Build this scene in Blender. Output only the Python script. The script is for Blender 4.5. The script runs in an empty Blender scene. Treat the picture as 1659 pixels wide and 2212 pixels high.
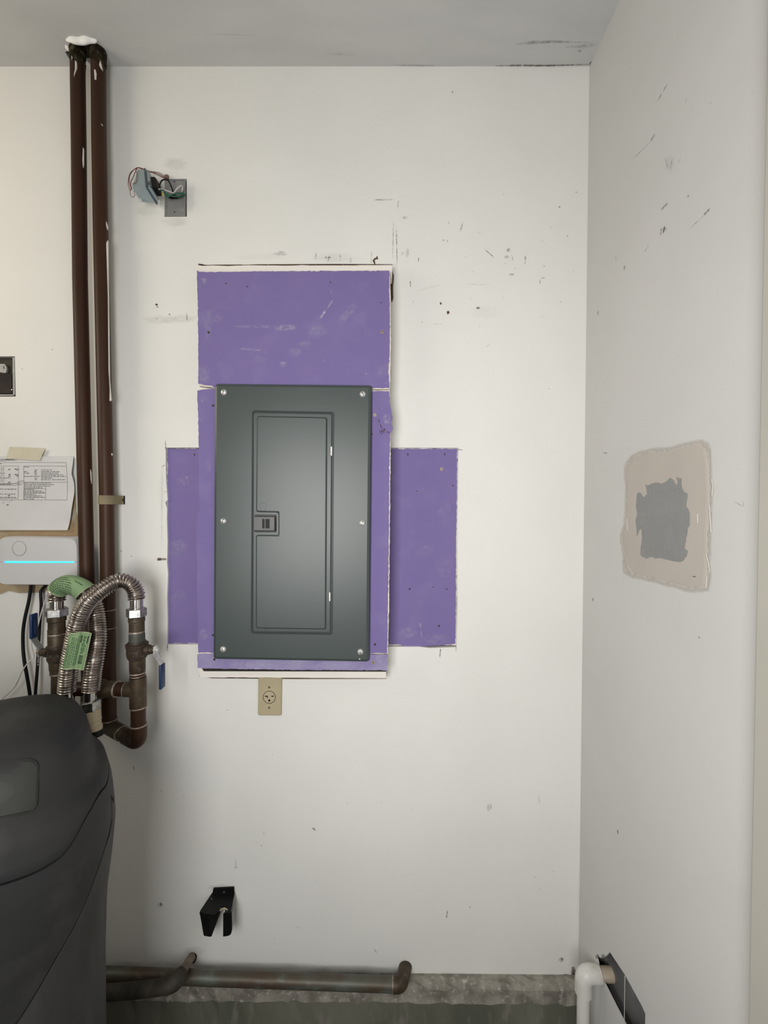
import bpy, bmesh, math, random
from mathutils import Vector, Matrix
random.seed(7)
PI = math.pi
S = bpy.context.scene
COL = S.collection

# ------------------------------------------------------------------ camera
W, HH, F = 1659.0, 2212.0, 900.0
CAM = Vector((0.0, -1.169, 1.50))
YAW, PITCH, ROLL = 0.0045, 0.0165, 0.0042
ROT = Matrix.Rotation(YAW, 3, 'Z') @ Matrix.Rotation(PI/2-PITCH, 3, 'X') @ Matrix.Rotation(ROLL, 3, 'Z')
cd = bpy.data.cameras.new('camera'); cam = bpy.data.objects.new('camera', cd); COL.objects.link(cam)
cam.matrix_world = Matrix.Translation(CAM) @ ROT.to_4x4()
cd.sensor_fit = 'VERTICAL'; cd.sensor_height = 36.0; cd.lens = F/HH*36.0; cd.clip_start = 0.01
S.camera = cam

# ------------------------------------------------------------------ light
wd = bpy.data.worlds.new('world'); S.world = wd; wd.use_nodes = True
wn = wd.node_tree.nodes['Background']; wn.inputs[0].default_value = (0.93, 0.97, 1.0, 1); wn.inputs[1].default_value = 0.06
def area(name, loc, target, sx, sy, power, color):
    ld = bpy.data.lights.new(name, 'AREA'); ld.shape = 'RECTANGLE'; ld.size = sx; ld.size_y = sy
    ld.energy = power; ld.color = color
    o = bpy.data.objects.new(name, ld); COL.objects.link(o); o.location = loc
    o.rotation_euler = (Vector(target)-Vector(loc)).to_track_quat('-Z', 'Y').to_euler()
    return o
area('garage_doorway_daylight', (-0.34, -1.62, 1.44), (1.15, 0, 1.36), 0.95, 0.85, 26.5, (1.0, 0.99, 0.965))
area('side_window_light', (-1.72, -0.72, 2.16), (-1.0, 0, 2.10), 0.6, 0.6, 7.2, (1.0, 0.90, 0.74))
S.view_settings.view_transform = 'Standard'; S.view_settings.look = 'None'
S.view_settings.gamma = 1.0; S.view_settings.use_curve_mapping = False
S.view_settings.exposure = 0.0

# ------------------------------------------------------------------ rays
def ray(px, py):
    d = ROT @ Vector(((px-W/2)/F, -(py-HH/2)/F, -1.0)); return d
def P(px, py, y=0.0):
    d = ray(px, py); return CAM + d*((y-CAM.y)/d.y)
def onx(px, py, x):
    d = ray(px, py); return CAM + d*((x-CAM.x)/d.x)
def onz(px, py, z):
    d = ray(px, py); return CAM + d*((z-CAM.z)/d.z)
def pix(p):
    q = ROT.transposed() @ (Vector(p)-CAM); return W/2-F*q.x/q.z, HH/2+F*q.y/q.z
def scale_at(y):                      # metres per pixel on plane y
    return (y-CAM.y)/F

# ------------------------------------------------------------------ materials
MATS = {}
def mat(name, c, rough=0.6, metal=0.0, c2=None, nscale=20.0, nlo=0.4, nhi=0.65, bump=0.0, bscale=120.0,
        spec=0.5, stretch=None, emit=0.0, detail=5.0, c3=None, n3=60.0):
    m = bpy.data.materials.new(name); m.use_nodes = True
    nt = m.node_tree; b = nt.nodes['Principled BSDF']
    b.inputs['Base Color'].default_value = (*c, 1); b.inputs['Roughness'].default_value = rough
    b.inputs['Metallic'].default_value = metal; b.inputs['Specular IOR Level'].default_value = spec
    tc = nt.nodes.new('ShaderNodeTexCoord'); mp = nt.nodes.new('ShaderNodeMapping')
    nt.links.new(tc.outputs['Object'], mp.inputs[0])
    if stretch: mp.inputs['Scale'].default_value = stretch
    def noise(sc, det):
        n = nt.nodes.new('ShaderNodeTexNoise'); n.inputs['Scale'].default_value = sc; n.inputs['Detail'].default_value = det
        nt.links.new(mp.outputs[0], n.inputs['Vector']); return n
    def ramp(n, lo, hi):
        r = nt.nodes.new('ShaderNodeMapRange'); r.inputs[1].default_value = lo; r.inputs[2].default_value = hi
        nt.links.new(n.outputs['Fac'], r.inputs[0]); return r
    src = None
    if c2:
        r = ramp(noise(nscale, detail), nlo, nhi)
        mx = nt.nodes.new('ShaderNodeMix'); mx.data_type = 'RGBA'
        mx.inputs[6].default_value = (*c, 1); mx.inputs[7].default_value = (*c2, 1)
        nt.links.new(r.outputs[0], mx.inputs[0]); src = mx.outputs[2]
        if c3:
            r = ramp(noise(n3, 6), 0.55, 0.72)
            m3 = nt.nodes.new('ShaderNodeMix'); m3.data_type = 'RGBA'
            nt.links.new(src, m3.inputs[6]); m3.inputs[7].default_value = (*c3, 1)
            nt.links.new(r.outputs[0], m3.inputs[0]); src = m3.outputs[2]
        nt.links.new(src, b.inputs['Base Color'])
    if bump:
        n = noise(bscale, 4); bp = nt.nodes.new('ShaderNodeBump'); bp.inputs['Strength'].default_value = bump
        bp.inputs['Distance'].default_value = 0.002
        nt.links.new(n.outputs['Fac'], bp.inputs['Height']); nt.links.new(bp.outputs[0], b.inputs['Normal'])
    if emit:
        b.inputs['Emission Color'].default_value = (*c, 1); b.inputs['Emission Strength'].default_value = emit
    MATS[name] = m; return m

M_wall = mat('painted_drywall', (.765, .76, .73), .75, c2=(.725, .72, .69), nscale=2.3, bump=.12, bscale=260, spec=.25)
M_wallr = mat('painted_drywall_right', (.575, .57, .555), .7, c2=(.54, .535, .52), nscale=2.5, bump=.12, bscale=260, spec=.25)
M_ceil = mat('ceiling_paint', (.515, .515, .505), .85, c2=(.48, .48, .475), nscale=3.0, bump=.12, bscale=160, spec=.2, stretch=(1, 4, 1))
M_floor = mat('floor_concrete', (.11, .105, .095), .85, c2=(.16, .155, .14), nscale=5, bump=.3, bscale=60)
M_ledge = mat('rough_concrete', (.30, .28, .24), .95, c2=(.17, .155, .13), nscale=24, bump=.9, bscale=60, c3=(.42, .40, .36), n3=70)  # rough ledge, also coloured paler for the light on its upward face
M_conc = mat('stained_concrete', (.15, .15, .115), .9, c2=(.09, .095, .07), nscale=6, bump=.5, bscale=50, c3=(.20, .19, .16), n3=28, stretch=(1, 1, .35))
M_trim = mat('cream_trim_paint', (.43, .415, .365), .5, c2=(.41, .395, .35), nscale=4)
M_purp = mat('purple_board_paper', (.185, .145, .335), .8, c2=(.20, .158, .345), nscale=9, nlo=.45, nhi=.75, bump=.08, bscale=400, spec=.2, c3=(.205, .168, .355), n3=14)
M_purpd = mat('purple_board_dusty', (.245, .21, .395), .8, c2=(.32, .29, .45), nscale=16, nlo=.4, nhi=.7, bump=.08, bscale=400, spec=.2)
M_gyp = mat('gypsum_core', (.72, .66, .60), .95, c2=(.60, .54, .48), nscale=60, bump=.5, bscale=120)
M_white = mat('white_strip', (.80, .755, .70), .85, c2=(.74, .70, .66), nscale=14, bump=.2, bscale=90, stretch=(.3, 1, 3))
M_dark = mat('gap_dark', (.02, .016, .014), .95, c2=(.035, .025, .02), nscale=30)
M_panel = mat('panel_grey_enamel', (.046, .060, .058), .38, c2=(.050, .064, .062), nscale=6, bump=.03, bscale=500, spec=.6)
M_latch = mat('latch_plastic', (.105, .105, .11), .5, c2=(.12, .12, .12), nscale=20)
M_black = mat('black_plastic', (.003, .003, .0035), .5, c2=(.006, .006, .0065), nscale=25, spec=.25)
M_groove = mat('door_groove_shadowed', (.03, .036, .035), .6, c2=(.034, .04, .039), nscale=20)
M_chrome = mat('zinc_steel', (.80, .80, .78), .3, .55, c2=(.6, .6, .59), nscale=90)
M_nut = mat('worn_zinc_nut', (.34, .34, .33), .32, 1.0, c2=(.6, .6, .58), nscale=110)
M_steel = mat('stainless', (.47, .425, .39), .27, 1.0, c2=(.37, .335, .31), nscale=30)
M_tube = mat('polished_sleeve', (.66, .62, .58), .15, 1.0, c2=(.55, .52, .5), nscale=10)
M_galv = mat('galvanised', (.30, .30, .295), .55, .2, c2=(.24, .24, .235), nscale=14, c3=(.35, .35, .345), n3=50)
M_galvd = mat('dull_steel', (.085, .085, .075), .6, .4, c2=(.05, .055, .045), nscale=20)
M_copper = mat('tarnished_copper', (.052, .021, .0095), .48, .15, c2=(.032, .0135, .007), nscale=7, nlo=.35, nhi=.7, spec=.3, stretch=(1, 1, .3), c3=(.045, .028, .017), n3=22)
M_fit = mat('tarnished_fitting', (.072, .05, .028), .5, .35, c2=(.042, .029, .018), nscale=30, c3=(.10, .085, .055), n3=70)
M_valve = mat('bronze_valve', (.055, .036, .024), .55, .35, c2=(.034, .024, .017), nscale=45, bump=.4, bscale=150, c3=(.10, .085, .07), n3=90)
M_solder = mat('solder', (.42, .37, .31), .5, .6, c2=(.20, .16, .12), nscale=90)
M_verd = mat('bottom_copper', (.085, .06, .042), .5, .4, c2=(.10, .105, .085), nscale=11, c3=(.13, .15, .125), n3=24, stretch=(1, 1, 3))
M_black_pipe = mat('dirty_dark_pipe', (.022, .018, .013), .75, c2=(.05, .043, .032), nscale=25, bump=.4, bscale=90)
M_verdigris = mat('oxidised_box_back', (.05, .05, .036), .7, c2=(.035, .032, .022), nscale=30, spec=.2)
M_brass = mat('bare_pipe_end', (.22, .17, .12), .6, .3, c2=(.13, .10, .07), nscale=50)
M_blue = mat('blue_vinyl_grip', (.006, .022, .085), .4, c2=(.010, .03, .10), nscale=30)
M_green = mat('green_label', (.215, .325, .165), .6, c2=(.185, .29, .145), nscale=25)
M_ink = mat('label_ink', (.02, .06, .022), .7, c2=(.06, .12, .055), nscale=200)
M_inkd = mat('label_bold_ink', (.004, .014, .007), .7, c2=(.008, .02, .01), nscale=100)
M_lab_edge = mat('label_paper_edge', (.52, .54, .36), .7, c2=(.48, .5, .33), nscale=40)
M_paper = mat('white_paper', (.64, .635, .635), .8, c2=(.60, .595, .595), nscale=8)
M_print = mat('printer_ink', (.05, .05, .055), .8, c2=(.2, .2, .205), nscale=260, nlo=.45, nhi=.6)
M_line = mat('printed_rule', (.12, .12, .13), .8, c2=(.16, .16, .17), nscale=100)
M_tape = mat('masking_tape', (.60, .56, .43), .7, c2=(.55, .51, .39), nscale=30)
M_tan = mat('tan_backing', (.33, .235, .13), .85, c2=(.38, .30, .19), nscale=6, bump=.2, bscale=80, c3=(.45, .40, .30), n3=18)
M_dev = mat('white_device_plastic', (.60, .60, .605), .5, c2=(.58, .58, .585), nscale=10)
M_led = mat('cyan_led', (.04, .62, .95), .4, emit=1.15)
M_ledb = mat('blue_led', (.10, .36, 1.0), .4, emit=1.1)
M_cable = mat('black_cable', (.004, .0035, .005), .55, c2=(.007, .006, .008), nscale=40, spec=.2)
M_wcable = mat('white_cable', (.62, .60, .56), .5, c2=(.55, .53, .5), nscale=40)
M_soft = mat('charcoal_plastic', (.022, .022, .0225), .6, c2=(.032, .032, .032), nscale=5, nlo=.42, nhi=.75, bump=.1, bscale=500, spec=.3, c3=(.042, .042, .042), n3=8)
M_softl = mat('charcoal_plastic_dusty', (.034, .034, .034), .65, c2=(.056, .056, .055), nscale=12, nlo=.45, nhi=.75, spec=.35, stretch=(1.6, 1.6, .35))
M_key = mat('control_window', (.022, .024, .0195), .55, c2=(.027, .029, .024), nscale=8)
M_ivory = mat('ivory_plate', (.44, .375, .245), .45, c2=(.41, .35, .225), nscale=20)
M_ivory2 = mat('ivory_receptacle', (.45, .385, .26), .45, c2=(.42, .36, .24), nscale=20)
M_strap = mat('tan_strap', (.46, .385, .24), .6, c2=(.38, .32, .2), nscale=30)
M_xf = mat('transformer_shell', (.36, .43, .44), .45, .25, c2=(.31, .38, .395), nscale=14)
M_xfd = mat('transformer_blue_edge', (.085, .125, .17), .4, .5, c2=(.12, .16, .2), nscale=30)
M_redw = mat('red_wire', (.20, .035, .035), .5, c2=(.15, .03, .03), nscale=40)
M_brw = mat('brown_wire', (.16, .09, .06), .5, c2=(.2, .12, .08), nscale=40)
M_grnw = mat('green_wire', (.02, .12, .075), .5, c2=(.02, .09, .06), nscale=40)
M_yel = mat('yellow_cap', (.55, .45, .05), .5, c2=(.5, .4, .05), nscale=40)
M_pvcw = mat('white_painted_pipe', (.66, .655, .615), .45, c2=(.60, .595, .56), nscale=20, c3=(.50, .46, .40), n3=26, stretch=(1, 1, .3))
M_pvct = mat('tan_pipe', (.44, .37, .28), .6, c2=(.38, .32, .24), nscale=30, c3=(.5, .45, .36), n3=60)
M_pvcf = mat('cream_fitting', (.53, .44, .30), .55, c2=(.47, .39, .26), nscale=20)
M_comp = mat('joint_compound', (.46, .42, .375), .85, c2=(.44, .40, .36), nscale=10, bump=.25, bscale=50)
M_compw = mat('compound_ridge', (.60, .57, .53), .8, c2=(.56, .53, .5), nscale=20)
M_cav = mat('cavity_grey', (.10, .10, .10), .85, c2=(.13, .13, .13), nscale=12, c3=(.16, .16, .16), n3=30)
M_foam = mat('white_foam', (.92, .91, .89), .9, c2=(.88, .87, .85), nscale=30, bump=.3, bscale=70)
M_sooty = mat('dark_sooty_tar', (.010, .008, .004), .9, c2=(.03, .022, .012), nscale=60, spec=.1, c3=(.09, .08, .05), n3=90)
M_goldscrew = mat('yellow_screw', (.58, .48, .33), .4, .6, c2=(.48, .4, .28), nscale=60)
M_cross = mat('screw_recess', (.035, .025, .015), .8, c2=(.05, .03, .02), nscale=60)

def mesh_grid_mat():
    m = bpy.data.materials.new('patch_mesh_grid'); m.use_nodes = True; nt = m.node_tree; b = nt.nodes['Principled BSDF']
    b.inputs['Roughness'].default_value = .6
    tc = nt.nodes.new('ShaderNodeTexCoord'); sx = nt.nodes.new('ShaderNodeSeparateXYZ'); nt.links.new(tc.outputs['Object'], sx.inputs[0])
    outs = []
    for ax in ('Y', 'Z'):
        k = nt.nodes.new('ShaderNodeMath'); k.operation = 'MULTIPLY'; k.inputs[1].default_value = 2*PI/0.0034; nt.links.new(sx.outputs[ax], k.inputs[0])
        s = nt.nodes.new('ShaderNodeMath'); s.operation = 'SINE'; nt.links.new(k.outputs[0], s.inputs[0]); outs.append(s)
    mx = nt.nodes.new('ShaderNodeMath'); mx.operation = 'MAXIMUM'
    nt.links.new(outs[0].outputs[0], mx.inputs[0]); nt.links.new(outs[1].outputs[0], mx.inputs[1])
    n = nt.nodes.new('ShaderNodeTexNoise'); n.inputs['Scale'].default_value = 22; nt.links.new(tc.outputs['Object'], n.inputs['Vector'])
    mm = nt.nodes.new('ShaderNodeMath'); mm.operation = 'MULTIPLY'; nt.links.new(mx.outputs[0], mm.inputs[0]); nt.links.new(n.outputs['Fac'], mm.inputs[1])
    cr = nt.nodes.new('ShaderNodeMapRange'); cr.inputs[1].default_value = .0; cr.inputs[2].default_value = .6; nt.links.new(mm.outputs[0], cr.inputs[0])
    mix = nt.nodes.new('ShaderNodeMix'); mix.data_type = 'RGBA'; mix.inputs[6].default_value = (.255, .26, .255, 1); mix.inputs[7].default_value = (.32, .325, .315, 1)
    nt.links.new(cr.outputs[0], mix.inputs[0]); nt.links.new(mix.outputs[2], b.inputs['Base Color'])
    bp = nt.nodes.new('ShaderNodeBump'); bp.inputs['Distance'].default_value = .0006; nt.links.new(mx.outputs[0], bp.inputs['Height']); nt.links.new(bp.outputs[0], b.inputs['Normal'])
    return m
M_mesh = mesh_grid_mat()

def stain_mat(name, c, strength=1.0, nscale=160.0, lo=.3, hi=.62):
    """worn-on stain and painted shade: colour with an alpha from the vertex attribute times a speckle noise"""
    m = bpy.data.materials.new(name); m.use_nodes = True; nt = m.node_tree; b = nt.nodes['Principled BSDF']
    b.inputs['Base Color'].default_value = (*c, 1); b.inputs['Roughness'].default_value = .9; b.inputs['Specular IOR Level'].default_value = .1
    at = nt.nodes.new('ShaderNodeAttribute'); at.attribute_name = 'cover'
    tc = nt.nodes.new('ShaderNodeTexCoord'); n = nt.nodes.new('ShaderNodeTexNoise'); n.inputs['Scale'].default_value = nscale; n.inputs['Detail'].default_value = 4
    nt.links.new(tc.outputs['Object'], n.inputs['Vector'])
    r = nt.nodes.new('ShaderNodeMapRange'); r.inputs[1].default_value = lo; r.inputs[2].default_value = hi; nt.links.new(n.outputs['Fac'], r.inputs[0])
    k = nt.nodes.new('ShaderNodeMath'); k.operation = 'MULTIPLY'; nt.links.new(at.outputs['Fac'], k.inputs[0]); nt.links.new(r.outputs[0], k.inputs[1])
    k2 = nt.nodes.new('ShaderNodeMath'); k2.operation = 'MULTIPLY'; k2.inputs[1].default_value = strength; nt.links.new(k.outputs[0], k2.inputs[0])
    nt.links.new(k2.outputs[0], b.inputs['Alpha'])
    return m
M_scuff = stain_mat('grey_scuff', (.13, .125, .115))
M_smear = stain_mat('soft_grey_smear_and_shade', (.34, .335, .32), strength=.5, nscale=25, lo=.1, hi=.8)
M_brown = stain_mat('brown_stain_and_gap_shade', (.085, .045, .03), nscale=120, lo=.15, hi=.4)
M_feather = stain_mat('feathered_compound', (.525, .49, .445), nscale=70, lo=.15, hi=.5)
M_chalk = stain_mat('chalk_dust', (.55, .52, .66), nscale=90, lo=.35, hi=.7)

# ------------------------------------------------------------------ mesh helpers
def obj(name, bm, m, parent=None, smooth=False, normals=True):
    me = bpy.data.meshes.new(name)
    if normals: bmesh.ops.recalc_face_normals(bm, faces=bm.faces[:])
    if parent is not None:
        p = parent
        off = Vector(p.location) if p.parent is None else Vector(p.parent.location)
        if off.length: bmesh.ops.translate(bm, verts=bm.verts[:], vec=-off)
    if smooth:
        for f in bm.faces: f.smooth = len(f.verts) <= 6 or f.calc_area() < 1e-5
        for e in bm.edges:
            if any(not f.smooth for f in e.link_faces): e.smooth = False
            if len(e.link_faces) == 2 and e.calc_face_angle(0) > 0.7: e.smooth = False
    bm.to_mesh(me); bm.free()
    for mm in (m if isinstance(m, (list, tuple)) else [m]): me.materials.append(mm)
    o = bpy.data.objects.new(name, me); COL.objects.link(o)
    if parent is not None: o.parent = parent
    return o
def thing(name, label, cat, loc=(0, 0, 0), group=None):
    o = bpy.data.objects.new(name, None); COL.objects.link(o); o.location = loc; o.empty_display_size = .05
    o['label'] = label; o['category'] = cat
    if group: o['group'] = group
    return o
def tag(o, label, cat, group=None):
    o['label'] = label; o['category'] = cat
    if group: o['group'] = group
    return o
def struct(o): o['kind'] = 'structure'; return o
def BM(): return bmesh.new()
def box(bm, x0, x1, y0, y1, z0, z1, bev=0.0, seg=2):
    vs = [bm.verts.new(p) for p in ((x0,y0,z0),(x1,y0,z0),(x1,y1,z0),(x0,y1,z0),(x0,y0,z1),(x1,y0,z1),(x1,y1,z1),(x0,y1,z1))]
    fs = [bm.faces.new([vs[i] for i in q]) for q in ((0,3,2,1),(4,5,6,7),(0,1,5,4),(1,2,6,5),(2,3,7,6),(3,0,4,7))]
    if bev:
        es = set(e for f in fs for e in f.edges)
        bmesh.ops.bevel(bm, geom=list(es), offset=bev, segments=seg, affect='EDGES', profile=.5)
    return bm
def ngon(bm, pts):
    return bm.faces.new([bm.verts.new(p) for p in pts])
def loft(bm, rings, cap0=True, cap1=True, closed=True):
    R = [[bm.verts.new(p) for p in r] for r in rings]
    n = len(R[0])
    for a, b in zip(R[:-1], R[1:]):
        for i in range(n if closed else n-1):
            j = (i+1) % n
            bm.faces.new((a[i], a[j], b[j], b[i]))
    if closed and cap0: bm.faces.new(R[0][::-1])
    if closed and cap1: bm.faces.new(R[-1])
    return R
def prism(bm, pts, vec):
    """solid from a planar outline pushed along vec"""
    vec = Vector(vec); a = [Vector(p) for p in pts]; loft(bm, [a, [p+vec for p in a]])
def round_poly(pts, r, n=5):
    out = []; N = len(pts)
    for i in range(N):
        p0, p, p1 = Vector(pts[i-1]), Vector(pts[i]), Vector(pts[(i+1) % N])
        a = (p0-p); b = (p1-p); rr = min(r, a.length*.45, b.length*.45)
        a = p+a.normalized()*rr; b = p+b.normalized()*rr
        for k in range(n+1):
            t = k/n; out.append(a*(1-t)**2 + p*2*t*(1-t) + b*t*t)
    return out
def inset_poly(pts, d):
    """offset a planar outline (in x,z at constant y) inwards by d"""
    N = len(pts); ar = sum(pts[i].x*pts[(i+1) % N].z-pts[(i+1) % N].x*pts[i].z for i in range(N))
    s = 1 if ar > 0 else -1; out = []
    for i in range(N):
        p0, p, p1 = pts[i-1], pts[i], pts[(i+1) % N]
        e0 = Vector((p.x-p0.x, p.z-p0.z)); e1 = Vector((p1.x-p.x, p1.z-p.z))
        if e0.length < 1e-7: e0 = e1
        if e1.length < 1e-7: e1 = e0
        e0.normalize(); e1.normalize()
        n0 = Vector((-e0.y, e0.x))*s; n1 = Vector((-e1.y, e1.x))*s
        n = (n0+n1); k = n.length
        n = n.normalized()*(d/max(.35, k/2)) if k > 1e-5 else n0*d
        out.append(Vector((p.x+n.x, p.y, p.z+n.y)))
    return out
def rro(sharp, r, d, y, n=5):
    q = inset_poly(sharp, d) if d else [Vector(p) for p in sharp]
    return [Vector((p.x, y, p.z)) for p in round_poly(q, max(r-d*.6, .0008), n)]
def pillow_r(bm, sharp, r, y0, y1, ch):
    d = y1-y0
    loft(bm, [rro(sharp, r, 0, y0), rro(sharp, r, 0, y0+d*.35), rro(sharp, r, ch*.3, y0+d*.8), rro(sharp, r, ch, y1)])
def pillow(bm, pts, y0, y1, ch):
    """outline pts at y0 raised to y1 with a rounded chamfer of width ch"""
    s = lambda q, y: [Vector((p.x, y, p.z)) for p in q]
    d = y1-y0
    loft(bm, [s(pts, y0), s(pts, y0+d*.35), s(inset_poly(pts, ch*.3), y0+d*.8), s(inset_poly(pts, ch), y1)])
def jag(pts, amp, step):
    out = []
    for i in range(len(pts)):
        a, b = Vector(pts[i]), Vector(pts[(i+1) % len(pts)]); n = max(1, int((b-a).length/step))
        out.append(a)
        for k in range(1, n):
            p = a.lerp(b, (k+random.uniform(-.3, .3))/n)
            j = random.gauss(0, amp)
            d = (b-a).normalized(); nrm = Vector((-d.z, 0, d.x))
            out.append(p+nrm*j)
    return out
def pxpoly(pts, y): return [P(a, b, y) for a, b in pts]
def frames(path):
    T = []
    for i in range(len(path)):
        a = path[max(0, i-1)]; b = path[min(len(path)-1, i+1)]; T.append((b-a).normalized())
    n = T[0].orthogonal().normalized(); out = []
    for i, t in enumerate(T):
        n = (n-t*n.dot(t)).normalized(); out.append((path[i], n, t.cross(n)))
    return out
def tube(bm, path, r, seg=12, caps=True):
    path = [Vector(p) for p in path]
    rs = r if isinstance(r, (list, tuple)) else [r]*len(path)
    rings = []
    for (c, n, b), q in zip(frames(path), rs):
        rings.append([c+(n*math.cos(2*PI*k/seg)+b*math.sin(2*PI*k/seg))*q for k in range(seg)])
    loft(bm, rings, caps, caps)
    return bm
def cyl(bm, p0, p1, prof, seg=20):
    """prof: list of (t, r) along p0->p1"""
    p0, p1 = Vector(p0), Vector(p1); d = (p1-p0).normalized(); n = d.orthogonal().normalized(); b = d.cross(n); rings = []
    for t, r in prof:
        c = p0.lerp(p1, t); rings.append([c+(n*math.cos(2*PI*k/seg)+b*math.sin(2*PI*k/seg))*r for k in range(seg)])
    loft(bm, rings)
    return bm
def hexa(bm, p0, p1, r, rot=0.0):
    p0, p1 = Vector(p0), Vector(p1); d = (p1-p0).normalized()
    n = Vector((1, 0, 0)); n = (n-d*n.dot(d))
    n = n.normalized() if n.length > .1 else d.orthogonal().normalized()
    b = d.cross(n); rings = []
    for t, q in ((0, .93), (.08, 1), (.92, 1), (1, .93)):
        c = p0.lerp(p1, t); rings.append([c+(n*math.cos(rot+PI/3*k)+b*math.sin(rot+PI/3*k))*r*q for k in range(6)])
    loft(bm, rings); return bm
def catmull(pts, n=8):
    pts = [Vector(p) for p in pts]; q = [pts[0]*2-pts[1]]+pts+[pts[-1]*2-pts[-2]]; out = []
    for i in range(1, len(q)-2):
        for k in range(n):
            t = k/n; a, b, c, d = q[i-1], q[i], q[i+1], q[i+2]
            out.append(.5*((2*b)+(c-a)*t+(2*a-5*b+4*c-d)*t*t+(3*b-a-3*c+d)*t**3))
    out.append(pts[-1]); return out
def resample(path, step):
    L = [0]
    for a, b in zip(path[:-1], path[1:]): L.append(L[-1]+(b-a).length)
    n = max(2, int(L[-1]/step)); out = []; j = 0
    for k in range(n+1):
        s = L[-1]*k/n
        while j < len(L)-2 and L[j+1] < s: j += 1
        t = (s-L[j])/max(1e-9, L[j+1]-L[j]); out.append(path[j].lerp(path[j+1], t))
    return out
def fillet(pts, r, n=6):
    pts = [Vector(p) for p in pts]; out = [pts[0]]
    for i in range(1, len(pts)-1):
        a = pts[i-1]-pts[i]; b = pts[i+1]-pts[i]; rr = min(r, a.length*.49, b.length*.49)
        a = pts[i]+a.normalized()*rr; b = pts[i]+b.normalized()*rr
        for k in range(n+1):
            t = k/n; out.append(a*(1-t)**2+pts[i]*2*t*(1-t)+b*t*t)
    out.append(pts[-1]); return out
def sheet_with_holes(bm, outer, holes, push):
    """flat face with holes; the hole edges turned in along push"""
    es = []
    loops = []
    for lp in [outer]+holes:
        vs = [bm.verts.new(p) for p in lp]; loops.append(vs)
        for i in range(len(vs)): es.append(bm.edges.new((vs[i], vs[(i+1) % len(vs)])))
    bmesh.ops.triangle_fill(bm, use_beauty=True, use_dissolve=False, edges=es)
    for vs in loops:
        w = [bm.verts.new(v.co+Vector(push)) for v in vs]; n = len(vs)
        for i in range(n):
            j = (i+1) % n; bm.faces.new((vs[i], vs[j], w[j], w[i]))
    return bm

# ------------------------------------------------------------------ key dimensions
ZC = P(640, 143.5).z                    # ceiling height
XR = P(1262, 1060).x                    # right wall
ZS = 0.163                              # top of the concrete stem wall
YB = -0.054                             # front of the boxed-out purple boards
XL, YF = -2.6, -4.2

# ------------------------------------------------------------------ structure
hole_j = pxpoly(((354.5, 386), (403.5, 386), (403.5, 468), (355, 468.5)), 0)
hole_d = pxpoly(((-40, 770), (32, 769.5), (34, 856.5), (-40, 857)), 0)
hole_l = [Vector((p.x, 0, p.z)) for p in pxpoly(
    ((358, 967), (432, 967), (432, 1392), (361, 1392), (362, 1340), (361, 1290), (363, 1240), (361, 1215), (362, 1170),
     (360.5, 1120), (361, 1098), (357, 1085), (362, 1080), (359, 1040), (358, 1010)), 0)]
hole_r = pxpoly(((832, 967), (990, 967.5), (989, 1060), (987.5, 1180), (988, 1300), (986, 1398), (950, 1399), (930, 1400), (905, 1397), (832, 1397)), 0)
bm = BM()
sheet_with_holes(bm, [Vector((XL, 0, ZS-.03)), Vector((XR, 0, ZS-.03)), Vector((XR, 0, ZC)), Vector((XL, 0, ZC))],
                 [hole_j, hole_d, hole_l, hole_r], (0, .014, 0))
wall_back = struct(obj('wall_back', bm, M_wall))
# right wall, with the ragged hole the drain goes into
hr = [onx(a, b, XR) for a, b in ((1288, 2062), (1297, 2069), (1304, 2070), (1310, 2064), (1317, 2056), (1350, 2106), (1386, 2172), (1394, 2190), (1393, 2230), (1356, 2222), (1330, 2172), (1302, 2116), (1293, 2085))]
YT = onx(1636, 1093, XR-.02).y              # where the right-hand trim starts
bm = BM()
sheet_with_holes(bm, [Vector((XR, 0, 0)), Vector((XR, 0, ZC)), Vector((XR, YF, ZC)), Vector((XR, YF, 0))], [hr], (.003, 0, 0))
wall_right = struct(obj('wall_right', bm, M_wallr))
bm = BM()                               # dark cavity behind the hole
y0, y1 = min(p.y for p in hr)-.03, max(p.y for p in hr)+.03; z0, z1 = min(p.z for p in hr)-.03, max(p.z for p in hr)+.03
ngon(bm, [(XR+.06, y0, z0), (XR+.06, y1, z0), (XR+.06, y1, z1), (XR+.06, y0, z1)])
ngon(bm, [(XR+.003, y0, z0), (XR+.06, y0, z0), (XR+.06, y0, z1), (XR+.003, y0, z1)])
ngon(bm, [(XR+.003, y1, z0), (XR+.06, y1, z0), (XR+.06, y1, z1), (XR+.003, y1, z1)])
ngon(bm, [(XR+.003, y0, z0), (XR+.06, y0, z0), (XR+.06, y1, z0), (XR+.003, y1, z0)])
ngon(bm, [(XR+.003, y0, z1), (XR+.06, y0, z1), (XR+.06, y1, z1), (XR+.003, y1, z1)])
obj('wall_cavity', bm, M_cav, wall_right)
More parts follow.
